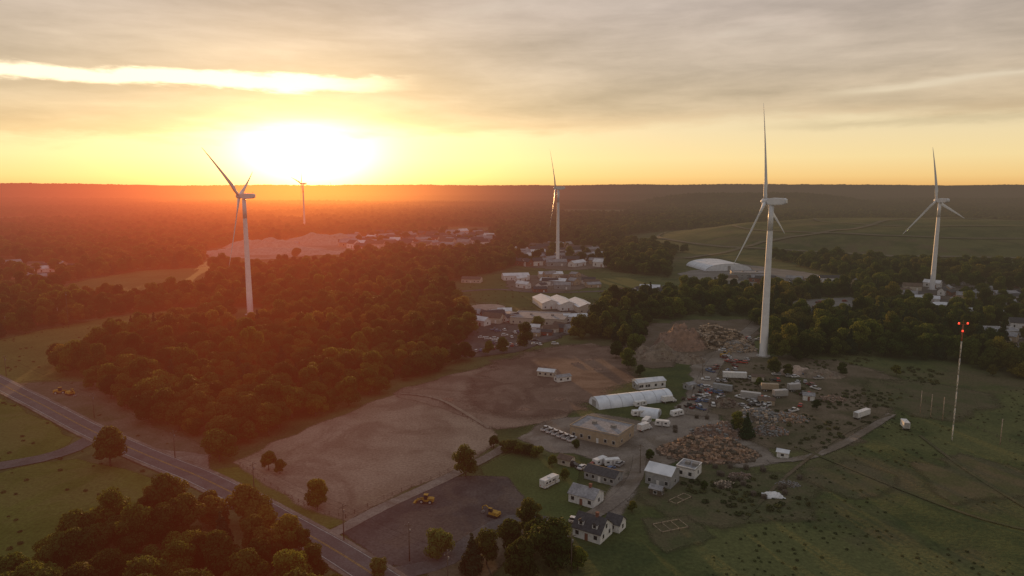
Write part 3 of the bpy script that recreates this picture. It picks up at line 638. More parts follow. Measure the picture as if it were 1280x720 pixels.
# ---------------------------------------------------------------- buildings
def building(name,w,d,h,rh,walls,roofmat,ridge='x',win=3,door=True,chimney=False,dorm=0,gwin=1,ovh=.35,bigdoor=0,detail=True):
    o=empty(name); m=MB(); X0,X1,Y0,Y1=-w/2,w/2,-d/2,d/2
    m.box(X0,X1,Y0,Y1,-.2,h)
    if ridge=='x': m.add([(X0,Y0,h),(X0,Y1,h),(X0,0,h+rh),(X1,Y0,h),(X1,Y1,h),(X1,0,h+rh)],[(0,1,2),(3,5,4),(0,2,5,3),(1,4,5,2)])
    elif ridge=='y': m.add([(X0,Y0,h),(X1,Y0,h),(0,Y0,h+rh),(X0,Y1,h),(X1,Y1,h),(0,Y1,h+rh)],[(0,1,2),(3,5,4),(0,2,5,3),(1,4,5,2)])
    m.build('wall',walls,o)
    r=MB(); t=.18
    if ridge=='flat':
        r.box(X0-.15,X1+.15,Y0-.15,Y1+.15,h+.01,h+.3); 
        rf=r.build('roof',roofmat,o)
        if detail:
            q=MB()
            for a0,a1,b0,b1 in ((X0-.15,X1+.15,Y0-.15,Y0+.1),(X0-.15,X1+.15,Y1-.1,Y1+.15),(X0-.15,X0+.1,Y0+.1,Y1-.1),(X1-.1,X1+.15,Y0+.1,Y1-.1)): q.box(a0,a1,b0,b1,h+.302,h+.6)
            q.build('parapet',walls,rf)
            q=MB(); q.box(-w*.2,-w*.2+1.6,-.8,.8,h+.31,h+1.3); q.build('roof_vent',steel,rf)
            q=MB(); q.box(w*.2,w*.2+2,-1,.4,h+.31,h+1.4); q.build('roof_vent',steel,rf)
    else:
        if ridge=='x':
            k=rh/(d/2); e=ovh
            for sg in (-1,1):
                ye=sg*(d/2+e); ze=h-k*e
                r.add([(X0-e,ye,ze+.03),(X1+e,ye,ze+.03),(X1+e,0,h+rh+.03),(X0-e,0,h+rh+.03),(X0-e,ye,ze+t),(X1+e,ye,ze+t),(X1+e,0,h+rh+t),(X0-e,0,h+rh+t)],[(0,1,2,3),(4,7,6,5),(0,4,5,1),(1,5,6,2),(3,2,6,7),(0,3,7,4)])
        else:
            k=rh/(w/2); e=ovh
            for sg in (-1,1):
                xe=sg*(w/2+e); ze=h-k*e
                r.add([(xe,Y0-e,ze+.03),(xe,Y1+e,ze+.03),(0,Y1+e,h+rh+.03),(0,Y0-e,h+rh+.03),(xe,Y0-e,ze+t),(xe,Y1+e,ze+t),(0,Y1+e,h+rh+t),(0,Y0-e,h+rh+t)],[(0,1,2,3),(4,7,6,5),(0,4,5,1),(1,5,6,2),(3,2,6,7),(0,3,7,4)])
        rf=r.build('roof',roofmat,o)
        if chimney:
            q=MB(); q.box(w*.12,w*.12+.8,-.4,.4,h+rh*.6,h+rh+1.1); q.box(w*.12-.08,w*.12+.88,-.48,.48,h+rh+1.1,h+rh+1.25); q.build('chimney',brick,rf)
        for i in range(dorm):
            xx=-w/2+w*(i+.5)/dorm; zz=h+rh*.28; yf=-d/2+d*.1
            q=MB(); q.box(xx-.8,xx+.8,yf,-.3,zz-.4,zz+1.1); dm=q.build('dormer',walls,rf)
            q=MB(); q.add([(xx-1,yf-.2,zz+1.1),(xx+1,yf-.2,zz+1.1),(xx,yf-.2,zz+1.9),(xx-1,0,zz+1.1),(xx+1,0,zz+1.1),(xx,0,zz+1.9)],[(0,1,2),(3,5,4),(0,2,5,3),(1,4,5,2),(0,3,4,1)]); q.build('dormer_roof',roofmat,rf)
            q=MB(); q.box(xx-.45,xx+.45,yf-.05,yf,zz+.1,zz+.95); q.build('dormer_window',glass,rf)
    def window(face,u,z,ww=1.0,wh=1.2):
        f=MB(); p=MB()
        if face=='f': f.box(u-ww/2-.1,u+ww/2+.1,Y0-.06,Y0-.003,z-wh/2-.1,z+wh/2+.1); p.box(u-ww/2,u+ww/2,Y0-.08,Y0-.062,z-wh/2,z+wh/2)
        if face=='r': f.box(X1+.003,X1+.06,u-ww/2-.1,u+ww/2+.1,z-wh/2-.1,z+wh/2+.1); p.box(X1+.062,X1+.08,u-ww/2,u+ww/2,z-wh/2,z+wh/2)
        if face=='l': f.box(X0-.06,X0-.003,u-ww/2-.1,u+ww/2+.1,z-wh/2-.1,z+wh/2+.1); p.box(X0-.08,X0-.062,u-ww/2,u+ww/2,z-wh/2,z+wh/2)
        fo=f.build('window',white,o)
        p.build('pane',glass,fo)
    st_=2 if h>5 and detail else 1
    for s_ in range(st_):
        zc=min(1.7,h*.55)+s_*2.8
        for i in range(win):
            u=-w/2+w*(i+.5)/win
            if s_==0 and door and i==win//2: continue
            window('f',u,zc,min(1.1,w/win*.5),min(1.3,h*.4))
        for i in range(gwin):
            u=-d/2+d*(i+.5)/gwin; window('r',u,zc); window('l',u,zc)
    if gwin==2 and dorm:
        window('r',0,h+1.0)
    if door:
        u=-w/2+w*(win//2+.5)/max(1,win); q=MB(); q.box(u-.5,u+.5,Y0-.07,Y0-.003,0,2.1); dd=q.build('door',brick if walls is white else white,o)
        if detail: q=MB(); q.box(u+.3,u+.38,Y0-.12,Y0-.07,1,1.1); q.build('handle',steel,dd)
    return o
def place(o,px,py,hd,w,d,label,cat='building',group=None):
    x,y=G(px,py); h=R(hd); e1=(math.cos(h),math.sin(h)); e2=(-math.sin(h),math.cos(h))
    o.location=(x-e1[0]*w/2+e2[0]*d/2,y-e1[1]*w/2+e2[1]*d/2,0); o.rotation_euler=(0,0,h); return tag(o,label,cat,group)
def B(name,px,py,hd,w,d,h,rh,wm,rm,label,cat='building',**k):
    return place(building(name,w,d,h,rh,wm,rm,**k),px,py,hd,w,d,label,cat)
B('house',750,681,-34,8.8,7.8,3.0,3.1,white,shingle,'white dormered cottage with dark roof near the bottom centre','house',dorm=2,chimney=True,gwin=2)
B('house_wing',774,667,-34,4.5,4.5,2.6,1.8,white,shingle,'small white outbuilding against the back of the dormered cottage','shed',win=1,door=False)
B('house',742,636,-34,9,7,3,2.0,white,roofg,'small white house with grey roof above the dormered cottage','house',chimney=True)
B('bungalow',768,608,-34,11.5,6.5,2.8,1.4,grey,shingle,'low grey building with dark roof between the small white house and warehouse','house',win=5)
B('workshop',838,612,-34,9,8,4.6,1.8,grey,roofw,'two storey grey workshop with pale roof beside the trampled grass','building',win=3)
B('workshop_annex',868,600,-34,6.5,7,3.4,.3,white,roofg,'flat white annex behind the grey workshop','building',ridge='flat',win=2,door=False)
B('workshop_lean_to',826,622,-34,4,3,2.4,.8,wood,roofg,'small dark lean-to at the lower left foot of the grey workshop','shed',win=1,door=False)
B('warehouse',772,560,-34,21,15,4.6,.3,tan,roofg,'tan flat roofed warehouse in the middle of the gravel yard','warehouse',ridge='flat',win=6,bigdoor=0,gwin=2)
B('open_shed',832,484,18,15,7,3.5,1.0,white,roofw,'pale metal roofed shed right above the long white hoop building','shed',win=4,door=False)
B('open_shed',812,486,18,7,5,3,.8,grey,roofw,'small pale shed left of the metal roofed shed above the hoop building','shed',win=2,door=False)
B('run_in_shed',692,472,-20,9,5,2.8,1.0,cream,roofw,'left pale run-in shed at the top of the paddock','shed',win=3,door=False)
B('run_in_shed',714,476,25,8,4,2.6,.8,white,roofg,'right run-in shed at the top of the paddock','shed',win=2,door=False)
B('small_shed',1018,502,-20,5,4,2.6,.9,white,roofg,'tiny white shed on the scrub ground','shed',win=1,door=True)
B('small_shed',712,584,-34,5,4,2.4,.9,cream,roofb,'small cream shed on the lawn left of the cars','shed',win=1,door=False)
B('small_shed',985,574,-30,4,3,2.2,.7,white,roofw,'tiny white shed beside the gravel track end','shed',win=1,door=False)
B('small_shed',955,478,-10,6,4,2.8,.9,cream,roofb,'small brown roofed shed beside the nearest turbine foot','shed',win=1)
B('small_shed',870,486,30,5,4,2.5,.8,grey,roofg,'small grey shed left of the white box trailer','shed',win=1)
B('small_shed',968,508,-20,7,4,2.6,.9,tan,roofb,'small tan shed on the scrub below the silver trailers','shed',win=2)
# village
B('barn',700,386,12,15,34,5,2.6,white,roofw,'leftmost of three long white barns in the village','barn',ridge='y',win=3)
B('barn',722,388,12,15,36,5,2.6,white,roofw,'middle one of three long white barns in the village','barn',ridge='y',win=3)
B('barn',746,391,12,15,34,5,2.6,cream,roofw,'rightmost of three long white barns in the village','barn',ridge='y',win=3)
B('stable_block',705,408,-14,40,28,4.5,.3,cream,roofg,'wide flat grey roofed stable block below the white barns','building',ridge='flat',win=8,bigdoor=0)
B('store_building',652,402,8,14,14,4,1.5,tan,roofg,'small tan store left of the stable block','building',ridge='y')
B('long_shed',735,402,8,18,9,4,1.5,white,roofw,'white shed between the stable block and the barns, on the right','building')
B('long_shed',775,388,8,22,9,4,1.5,cream,roofb,'brown roofed shed right of the long barns','building',win=5)
B('long_house',662,350,10,28,16,5,2,white,roofw,'white hall alone on the green behind the village','building',win=5)
B('long_house',706,358,-16,26,16,5,2,grey,roofw,'pale roofed hall beside the village road behind the barns','building',win=5)
B('long_house',704,348,6,26,14,5,2,cream,roofw,'cream hall behind another hall near the mid turbine','building',win=5)
B('long_house',600,354,-10,20,12,4,2,cream,roofb,'brown roofed building at the left edge of the green','building',win=5)
B('big_warehouse',960,350,-8,36,22,7,.3,grey,roofg,'flat grey warehouse just below right of the huge rounded white roof','warehouse',ridge='flat',win=6)
B('depot',1278,424,-10,26,14,5,.3,white,roofg,'white flat depot at the right edge above the meadow','building',ridge='flat',win=8)
B('depot',1266,398,-6,34,14,5,.3,grey,roofw,'pale roofed depot at the right edge beyond the trees','building',ridge='flat',win=8)
B('depot',1215,388,-6,28,12,4,1.4,white,roofw,'long low white depot right of the rightmost turbine','building',win=8)
B('depot',1140,368,-4,24,12,4,1.4,cream,roofb,'brown roofed depot left of the rightmost turbine foot','building',win=6)
B('depot',1276,374,-4,46,18,5,1.4,grey,roofg,'wide grey depot at the far right edge behind the others','building',win=6)
B('depot',1060,364,-4,30,12,4,1.4,white,roofw,'long white shed on the tarmac between the two right turbines','building',win=6)
# scattered hamlet buildings
hk=[(white,roofw,'small white building with pale roof'),(cream,roofb,'small cream building with brown roof'),(grey,roofg,'small grey building with grey roof'),(white,shingle,'small white building with dark roof'),(tan,roofg,'small tan building with grey roof'),(brick,shingle,'small brick building with dark roof')]
def scatter(poly,n,where,group,smin,smax,seed,hz=1.0):
    r_=random.Random(seed); xs=[p[0] for p in poly]; ys=[p[1] for p in poly]; c=0; used=[]
    while c<n:
        px,py=r_.uniform(min(xs),max(xs)),r_.uniform(min(ys),max(ys))
        if not inpoly(np.array([px]),np.array([py]),poly)[0]: continue
        X,Y=G(px,py)
        if any(math.dist((X,Y),q)<26 for q in used): 
            if r_.random()<.9: continue
        used.append((X,Y)); k=r_.randrange(6)
        spawn('hb%d'%k,lambda:building('hamlet_house',12,8,3.4,2.0,hk[k][0],hk[k][1],win=2,gwin=1,detail=False),X,Y,r_.uniform(-.9,.9),hk[k][2]+' '+where,'building',group,s=(r_.uniform(smin,smax)*1.1,r_.uniform(smin,smax)*.9,hz*r_.uniform(.9,1.5)),world=True); c+=1
scatter([(430,308),(440,297),(600,291),(618,301),(610,308),(450,312)],96,'in the far hamlet right of the quarry','hamlet buildings beyond the big wood',1.0,2.5,1,1.6)
scatter([(645,332),(650,312),(700,306),(755,316),(750,335)],50,'in the yards around the foot of the mid turbine','buildings around the mid turbine',.9,2.0,2,1.3)
scatter([(0,352),(0,334),(60,334),(110,338),(52,350)],16,'in the clearing at the far left edge','buildings at the far left',.9,1.6,3,1.2)
scatter([(1090,366),(1180,354),(1280,360),(1280,385),(1180,384)],20,'in the industrial strip behind the right meadow','buildings of the right industrial strip',.8,1.4,4,.9)
scatter([(765,368),(830,362),(845,374),(770,378)],16,'in the row right of the village barns','buildings right of the barns',.8,1.4,5)
scatter([(330,306),(430,298),(432,303),(340,311)],6,'among the pale quarry mounds','buildings at the quarry',1.0,1.6,6)
scatter([(900,350),(1050,350),(1080,358),(990,362)],12,'on the pale tarmac below the mound','buildings below the grassy mound',.9,1.5,7)
scatter([(590,398),(640,390),(660,396),(600,412)],8,'at the left end of the village','buildings at the left end of the village',.8,1.3,8)
scatter([(1230,414),(1280,410),(1280,446),(1245,442)],5,'on the tarmac at the right edge','buildings at the right edge',.7,1.0,10)
scatter([(640,352),(660,346),(735,345),(745,360),(660,366)],14,'on the dusty ground behind the village green','buildings behind the village green',.7,1.3,11)
scatter([(655,412),(720,408),(740,396),(758,398),(725,416),(670,424)],11,'around the stable block in the village','buildings around the stable block',.5,.9,12,.8)
# hoop building
def hoop(w,d,h,ends=hoopm,pw=.8,rib=6):
    o=empty('hoop_building'); n=18; m=MB(); vs=[];fs=[]; ns=int(w/1.5) if w<50 else 20
    for i in range(ns+1):
        x=-w/2+w*i/ns
        for k in range(n+1):
            a=math.pi*k/n; b=.03 if i%2 else 0; vs.append((x,-math.cos(a)*(d/2+b),math.sin(a)**pw*(h+b)))
    for i in range(ns):
        for k in range(n): fs.append((i*(n+1)+k,(i+1)*(n+1)+k,(i+1)*(n+1)+k+1,i*(n+1)+k+1))
    m.add(vs,fs,True); m.build('cover',hoopm,o)
    for sx in (-1,1):
        x=sx*(w/2-.05); q=MB(); q.add([(x,-math.cos(math.pi*k/n)*d/2*.985,math.sin(math.pi*k/n)**pw*h*.985) for k in range(n+1)],[tuple(range(n+1))]); q.build('end_wall',ends,o)
        q=MB(); q.box(x+(.02 if sx>0 else -.1),x+(.1 if sx>0 else -.02),-1.8,1.8,0,h*.7); q.build('door',grey,o)
    for i in range(0,ns+1,rib):
        x=-w/2+w*i/ns; q=MB()
        for k in range(n):
            a=math.pi*k/n; b=math.pi*(k+1)/n; q.cyl((x,-math.cos(a)*(d/2+.05),math.sin(a)**pw*(h+.05)),(x,-math.cos(b)*(d/2+.05),math.sin(b)**pw*(h+.05)),.05,.05,5)
        q.build('rib',steel,o)
    return o
place(hoop(39,10.5,4.4,pw=.95,rib=4),842,501,20,39,10.5,'long white hoop building across the top of the gravel yard','hoop building')
place(hoop(9,7,3.4),822,524,-25,9,7,'short white hoop tent below the long hoop building','hoop building')
place(hoop(60,58,8.5,hoopm,.9),912,331,98,60,58,'huge low rounded white roof in front of the grassy mound','hoop building')
# ---------------------------------------------------------------- vehicles
def wheels(o,xs,yw,r=.34,w=.24):
    for x in xs:
        for s_ in (-1,1):
            q=MB(); q.cyl((x,s_*yw-w/2,r),(x,s_*yw+w/2,r),r,r,14); t=q.build('wheel',tyre,o)
            q=MB(); q.cyl((x,s_*(yw+w/2+.01)-.01,r),(x,s_*(yw+w/2+.01)+.01,r),r*.55,r*.55,10); q.build('rim',rim,t)
def lights(o,xf,xb,y,z):
    for s_ in (-1,1):
        q=MB(); q.box(xf-.04,xf+.03,s_*y-.2,s_*y+.2,z-.08,z+.1); q.build('headlight',lamp_w,o)
        q=MB(); q.box(xb-.03,xb+.04,s_*y-.16,s_*y+.16,z,z+.2); q.build('tail_light',lamp_r,o)
def car(paint,kind='sedan'):
    o=empty('parked_car'); b=MB(); g=MB()
    if kind=='sedan': body=[(-2.25,.35),(-2.3,.75),(-2.15,.95),(-1.3,.98),(1.0,.95),(2.1,.78),(2.3,.6),(2.28,.3)]; cab=(-1.75,1.15,.96,1.42,.45,.75)
    elif kind=='suv': body=[(-2.3,.4),(-2.35,.95),(-2.2,1.08),(1.1,1.08),(2.15,.98),(2.35,.75),(2.3,.35)]; cab=(-2.2,1.15,1.08,1.72,.25,.7)
    else: body=[(-2.7,.5),(-2.75,1.15),(-.6,1.15),(1.3,1.12),(2.5,1.05),(2.7,.8),(2.65,.45)]; cab=(-.7,1.3,1.13,1.8,.15,.6)
    W=.9; b.prism(body,-W,W)
    x0,x1,z0,z1,tb,tf=cab
    g.add([(x0,-W+.06,z0),(x1,-W+.06,z0),(x1,W-.06,z0),(x0,W-.06,z0),(x0+tb,-W+.22,z1),(x1-tf,-W+.22,z1),(x1-tf,W-.22,z1),(x0+tb,W-.22,z1)],[(0,1,5,4),(1,2,6,5),(2,3,7,6),(3,0,4,7),(4,5,6,7)])
    b.build('body',paint,o); g.build('window_glass',glass,o)
    q=MB(); q.box(x0+tb-.05,x1-tf+.05,-W+.2,W-.2,z1+.005,z1+.06,.05,.05); q.build('roof_panel',paint,o)
    if kind=='pickup':
        q=MB(); q.box(-2.62,-.8,-.75,.75,1.152,1.17); q.build('cargo_bed',black,o)
    k=1.4 if kind!='pickup' else 1.7; wheels(o,(-k,k),.82); lights(o,body[-2][0],body[0][0],.6,.7); return o
def boxtruck(paint=white):
    o=empty('box_truck'); q=MB(); q.box(-3.6,1.4,-1.15,1.15,.95,3.3); q.build('cargo_box',white,o)
    q=MB(); q.prism([(1.5,.5),(1.5,2.2),(2.4,2.2),(2.9,1.4),(3.6,1.25),(3.65,.5)],-1,1); q.build('cab',paint,o)
    q=MB(); q.add([(2.43,-.85,2.15),(2.43,.85,2.15),(2.92,.85,1.45),(2.92,-.85,1.45)],[(0,1,2,3)]); q.build('windscreen',glass,o)
    q=MB(); q.box(-3.6,1.5,-.4,.4,.6,.93); q.build('chassis',black,o); wheels(o,(-2.4,2.6),.95,.45,.3); lights(o,3.65,-3.6,.8,.9); return o
def trailer(paint=white,L=12):
    o=empty('box_trailer'); q=MB(); q.box(-L/2,L/2,-1.25,1.25,1.15,3.9)
    n=int(L/1.2)
    for i in range(n+1):
        x=-L/2+.06+(L-.12)*i/n
        for s_ in (-1,1): q.box(x-.04,x+.04,s_*1.27-.02,s_*1.27+.02,1.2,3.85)
    q.build('cargo_box',paint,o); q=MB(); q.box(-L/2,L/2,-.5,.5,.85,1.14); q.build('chassis',black,o)
    wheels(o,(-L/2+1.2,-L/2+2.3),1.05,.5,.35)
    for s_ in (-1,1): q=MB(); q.box(L/2-2.6,L/2-2.4,s_*.7-.1,s_*.7+.1,0,.9); q.build('landing_leg',steel,o)
    q=MB(); q.box(-L/2-.05,-L/2-.003,-1.1,1.1,1.25,3.8); q.box(-L/2-.08,-L/2-.05,-.03,.03,1.25,3.8); q.build('rear_door',silver,o); return o
def motorhome():
    o=empty('motorhome'); q=MB(); q.prism([(-3.9,.5),(-3.95,3.0),(-3.8,3.15),(2.6,3.15),(3.6,2.9),(3.7,2.1),(3.1,1.7),(3.95,1.2),(4.0,.5)],-1.2,1.2); q.build('body',white,o)
    q=MB()
    for s_ in (-1,1): q.box(-3.6,2.6,s_*1.215-.012,s_*1.215+.012,1.2,1.4)
    q.build('stripe',tan,o)
    for s_ in (-1,1):
        for x in (-2.8,-1.2,.6): q=MB(); q.box(x-.5,x+.5,s_*1.22-.015,s_*1.22+.015,1.8,2.4); q.build('window',glass,o)
    q=MB(); q.box(1.3,1.9,-1.25,-1.205,.7,2.5); q.build('door',silver,o)
    q=MB(); q.add([(3.14,-.95,1.72),(3.14,.95,1.72),(3.72,.95,1.35),(3.72,-.95,1.35)],[(0,1,2,3)]); q.build('windscreen',glass,o)
    q=MB(); q.box(-1,-.2,-.4,.4,3.16,3.4); q.build('roof_vent',white,o); wheels(o,(-2.3,2.9),1.0,.42,.28); lights(o,4.0,-3.92,.8,.9); return o
def camper():
    o=empty('camper_trailer'); q=MB(); q.prism([(-3,.6),(-3.1,1.4),(-2.8,2.7),(2.6,2.75),(3.1,1.7),(3,.6)],-1.15,1.15); q.build('body',white,o)
    for s_ in (-1,1):
        for x in (-1.8,1.5): q=MB(); q.box(x-.5,x+.5,s_*1.165-.012,s_*1.165+.012,1.5,2.1); q.build('window',glass,o)
    q=MB(); q.box(-.4,.3,-1.2,-1.155,.8,2.4); q.build('door',silver,o); q=MB(); q.box(3,4.2,-.06,.06,.5,.62); q.build('tow_bar',black,o); wheels(o,(0,),.95,.36); return o
def loader():
    o=empty('wheel_loader'); q=MB(); q.prism([(-3.0,.9),(-3.1,1.9),(-2.6,2.1),(-.9,2.1),(-.7,1.4),(1.4,1.3),(1.5,.8)],-.9,.9); q.build('body',yellow,o)
    q=MB(); q.box(-.9,.5,-.7,.7,1.5,3.1,.12,.08); cb=q.build('cab',glass,o); q=MB(); q.box(-.95,.55,-.75,.75,3.1,3.25); q.build('cab_roof',yellow,cb)
    q=MB()
    for s_ in (-.6,.6):
        q.cyl((.8,s_,1.6),(2.4,s_,1.3),.16,.16,8); q.cyl((2.4,s_,1.3),(3.3,s_,.5),.16,.14,8)
    q.build('lift_arm',yellow,o)
    q=MB(); q.prism([(3.2,.1),(3.1,1.0),(3.3,1.1),(3.5,.4),(4.3,.15),(4.3,.08)],-1.3,1.3); q.build('bucket',yellow,o)
    wheels(o,(-1.9,1.2),1.0,.75,.5); return o
def excavator():
    o=empty('excavator')
    for s_ in (-1,1):
        q=MB(); q.prism([(-1.8,.1),(-2.0,.45),(-1.8,.8),(1.8,.8),(2.0,.45),(1.8,.1)],s_*1.1-.3,s_*1.1+.3); q.build('track',tyre,o)
    q=MB(); q.box(-2.3,1.4,-1.2,1.2,.95,1.9,.1,.1); q.build('body',yellow,o)
    q=MB(); q.box(.1,1.5,.2,1.15,1.9,3.0,.15,.05); cb=q.build('cab',glass,o); q=MB(); q.box(.15,1.45,.2,1.15,3.0,3.12); q.build('cab_roof',yellow,cb)
    q=MB(); q.cyl((1.2,-.3,1.7),(3.2,-.3,3.2),.2,.18,8); q.cyl((3.2,-.3,3.2),(4.7,-.3,2.3),.18,.16,8); q.build('boom',yellow,o)
    q=MB(); q.cyl((4.7,-.3,2.3),(4.5,-.3,1.0),.16,.13,8); q.build('stick',yellow,o)
    q=MB(); q.prism([(4.1,.9),(4.7,1.1),(5.0,.5),(4.5,.05),(4.0,.3)],-.8,.2); q.build('bucket',steel,o); return o
cp={'white':white,'silver':silver,'black':black,'maroon':darkred,'blue':blue,'red':red}
def C(px,py,rz,col,kind,label,group=None):
    spawn('car'+col+kind,lambda:car(cp[col],kind),px,py,R(rz),label,'car' if kind!='pickup' else 'pickup truck',group,z=.12)
C(373,672,-36,'white','suv','white car driving on the main road near the bottom left')
C(721,654,-20,'white','suv','white car parked in front of the dormered cottage')
for i in range(6): C(682+i*6.6,538+i*2.6,56,'white','pickup','white pickup in the row left of the tan warehouse','white pickups beside the warehouse')
for i,(a,b) in enumerate([('silver','sedan'),('black','suv'),('white','sedan'),('maroon','suv'),('white','suv'),('blue','sedan'),('silver','suv')]):
    C([706,716,728,742,752,763,775][i],[578,583,586,583,578,588,582][i],[50,-30,50,54,20,50,54][i],a,b,a+(' car' if b=='sedan' else ' tall car')+' parked on the gravel behind the low grey building')
vr=random.Random(9)
for i in range(13):
    cc=vr.choice(list(cp)); C(590+i*5.6,441-i*.9+vr.uniform(-.3,.3),80+vr.uniform(-5,5),cc,'suv' if i%2 else 'sedan',cc+(' tall' if i%2 else ' low')+' car in the row along the village road above the paddock','cars along the village road, '+cc+(' tall' if i%2 else ' low'))
for i in range(44):
    cc=vr.choice(['white','white']+list(cp)); k=vr.choice(['sedan','suv','pickup'])
    pyy=vr.uniform(412,432) if i%2 else vr.uniform(394,404)
    pxx=(600+vr.uniform(0,1)*95 if i%2 else 612+vr.uniform(0,1)*35); C(pxx,pyy,vr.choice([10,100])+vr.uniform(-8,8),cc,k,f'{cc} {k} standing in the village car park left of the barns',f'{cc} {k} cars of the village car park')
for i in range(96):
    cc=vr.choice(['white','silver']+list(cp)); k=vr.choice(['sedan','suv','pickup']); t=vr.random()
    if i%3==2: a,b=vr.uniform(925,1025),vr.uniform(466,516)
    else: a,b=878+t*55+vr.uniform(-22,18),508-t*86+vr.uniform(-7,7)
    C(a,b,vr.uniform(0,180),cc,k,f'{cc} {k} left standing in the scrapyard by the nearest turbine',f'{cc} {k} vehicles in the scrapyard')
for i in range(60):
    cc=vr.choice(['white','silver']+list(cp)); k=vr.choice(['sedan','suv','pickup'])
    C(vr.uniform(1105,1280),vr.uniform(356,384) if i%3 else vr.uniform(378,390),vr.uniform(-20,20),cc,k,f'{cc} {k} in the industrial strip behind the right meadow',f'{cc} {k} vehicles of the right industrial strip')
for i in range(14):
    cc=vr.choice(list(cp)); C(vr.uniform(990,1060),vr.uniform(376,390),vr.uniform(-20,20),cc,'suv',f'{cc} car in the pale car park right of the nearest turbine',f'{cc} cars in the pale car park')
spawn('mh',motorhome,687,607,R(48),'white motorhome parked on the lawn left of the small houses','motorhome',z=.08)
spawn('tr',trailer,918,474,R(-8),'white box trailer nearest the foot of the closest turbine','trailer')
for i,(a,b,h,col,L) in enumerate([(938,500,-25,silver,9),(962,489,-10,tan,8),(975,497,12,silver,7),(903,490,-30,grey,9),(992,489,10,silver,6)]):
    spawn('trs%d'%i,lambda:trailer(col,L),a,b,R(h),['silver trailer lowest of the group below the nearest turbine','tan trailer in the middle of the group below the nearest turbine','silver trailer toward the right of the group below the turbine','dull grey trailer at the left of the group below the turbine','short rightmost silver trailer of the group below the turbine'][i],'trailer')
spawn('tr',trailer,1077,522,R(35),'lone white box trailer on the meadow, left of the smaller trailer','trailer',s=.85)
spawn('trm',lambda:trailer(white,6),1131,536,R(75),'small white box trailer on the meadow near the mast','trailer',s=.9)
spawn('bt',boxtruck,806,538,R(40),'white box truck parked right of the tan warehouse','truck')
spawn('bt',boxtruck,620,392,R(10),'white box truck at the left end of the village car park','truck')
spawn('bt',boxtruck,836,503,R(20),'white box truck at the right end of the long hoop building','truck')
for i,(a,b,h,l) in enumerate([(798,520,10,'leftmost white camper below the long hoop building'),(808,530,60,'white camper in front of the short hoop tent'),(800,508,25,'white camper hard against the long hoop building'),(828,533,-20,'white camper right of the short hoop tent'),(846,520,30,'white camper at the right edge of the campers'),(765,582,10,'white camper beside the cars behind the low grey building'),(750,581,40,'white camper left of the cars on the gravel')]):
    spawn('cv',camper,a,b,R(h),l,'camper')
spawn('ld',loader,532,629,R(170),'yellow wheel loader on the left part of the dark lot','loader',z=.12,s=.9)
spawn('ex',excavator,617,646,R(150),'yellow tracked excavator with raised arm on the dark lot','excavator',z=.12,s=.9)
spawn('ex',excavator,905,446,R(20),'yellow excavator among the scrapyard heaps','excavator')
spawn('ex',excavator,88,494,R(-30),'yellow excavator on the dusty verge by the main road','excavator')
spawn('ld',loader,76,492,R(20),'yellow loader beside the excavator on the dusty verge','loader')
# ---------------------------------------------------------------- heaps
def heap(name,px,py,rx,ry,h,m,label,chunks=0,cm=None,cs=.6,seed=1,rz=0,flatc=False,cm2=None):
    r_=random.Random(seed); x0,y0=G(px,py); o=empty(name,(x0,y0,0),rz); n=30; vs=[];fs=[]
    def hh(x,y):
        e=(x/rx)**2+(y/ry)**2
        return max(-.1,h*(1-e)**.9*(1+.75*noise.noise(Vector((x/ (rx*.35)+seed,y/(ry*.35),seed))))+.14*h*noise.noise(Vector((x*.6,y*.6,seed)))) if e<1 else -.1
    for i in range(n+1):
        for j in range(n+1):
            x=-rx+2*rx*i/n; y=-ry+2*ry*j/n; vs.append((x,y,hh(x,y)))
    for i in range(n):
        for j in range(n): fs.append((i*(n+1)+j,(i+1)*(n+1)+j,(i+1)*(n+1)+j+1,i*(n+1)+j+1))
    mb=MB(); mb.add(vs,fs,True); mb.build('mound',m,o)
    def bits(cnt,mm,cs,spread,nm):
        q=MB()
        for i in range(cnt):
            a=r_.uniform(0,6.28); rr=math.sqrt(r_.random())*spread; x=math.cos(a)*rx*rr; y=math.sin(a)*ry*rr; z=max(0,hh(x,y)); s=cs*r_.uniform(.25,1.4)
            M_=Matrix.Translation((x,y,z+s*.2))@Matrix.Rotation(r_.uniform(0,6),4,'Z')@Matrix.Rotation(r_.uniform(-.6,.6),4,'X')
            k=(2.8,.4,.35) if flatc else (1,r_.uniform(.5,1),r_.uniform(.3,.7))
            q.add([M_@Vector((sx*s*k[0]*.5*r_.uniform(.7,1),sy*s*k[1]*.5*r_.uniform(.7,1),sz*s*k[2]*.5)) for sx in(-1,1) for sy in (-1,1) for sz in (-1,1)],[(0,1,3,2),(4,6,7,5),(0,4,5,1),(2,3,7,6),(0,2,6,4),(1,5,7,3)])
        c=q.build(nm,mm,o); c['kind']='stuff'
    if chunks: bits(chunks,cm or rub,cs,1.08,'debris')
    if cm2: bits(chunks//3,cm2,cs*1.15,1.15,'scrap')
    tag(o,label,'heap'); return o
heap('rubble_heap',884,566,17,10,4.8,soilr,'broad heap of broken rubble on the gravel below the trailers',1400,rub,1.2,3,-.1,cm2=wood)
heap('rubble_heap',900,543,11,7,3.6,soilr,'reddish rubble heap behind the broad rubble heap',500,rub,1.0,4,cm2=steel)
heap('soil_heap',850,434,17,13,12,soilr,'tallest brown soil heap at the top of the scrapyard',100,rub,.9,5)
heap('soil_heap',820,448,17,10,7,soil,'wide low soil heap left of the tallest one',80,rub,.9,6)
heap('soil_heap',862,452,9,7,4,soil,'small soil heap in front of the tallest one',60,rub,.8,7)
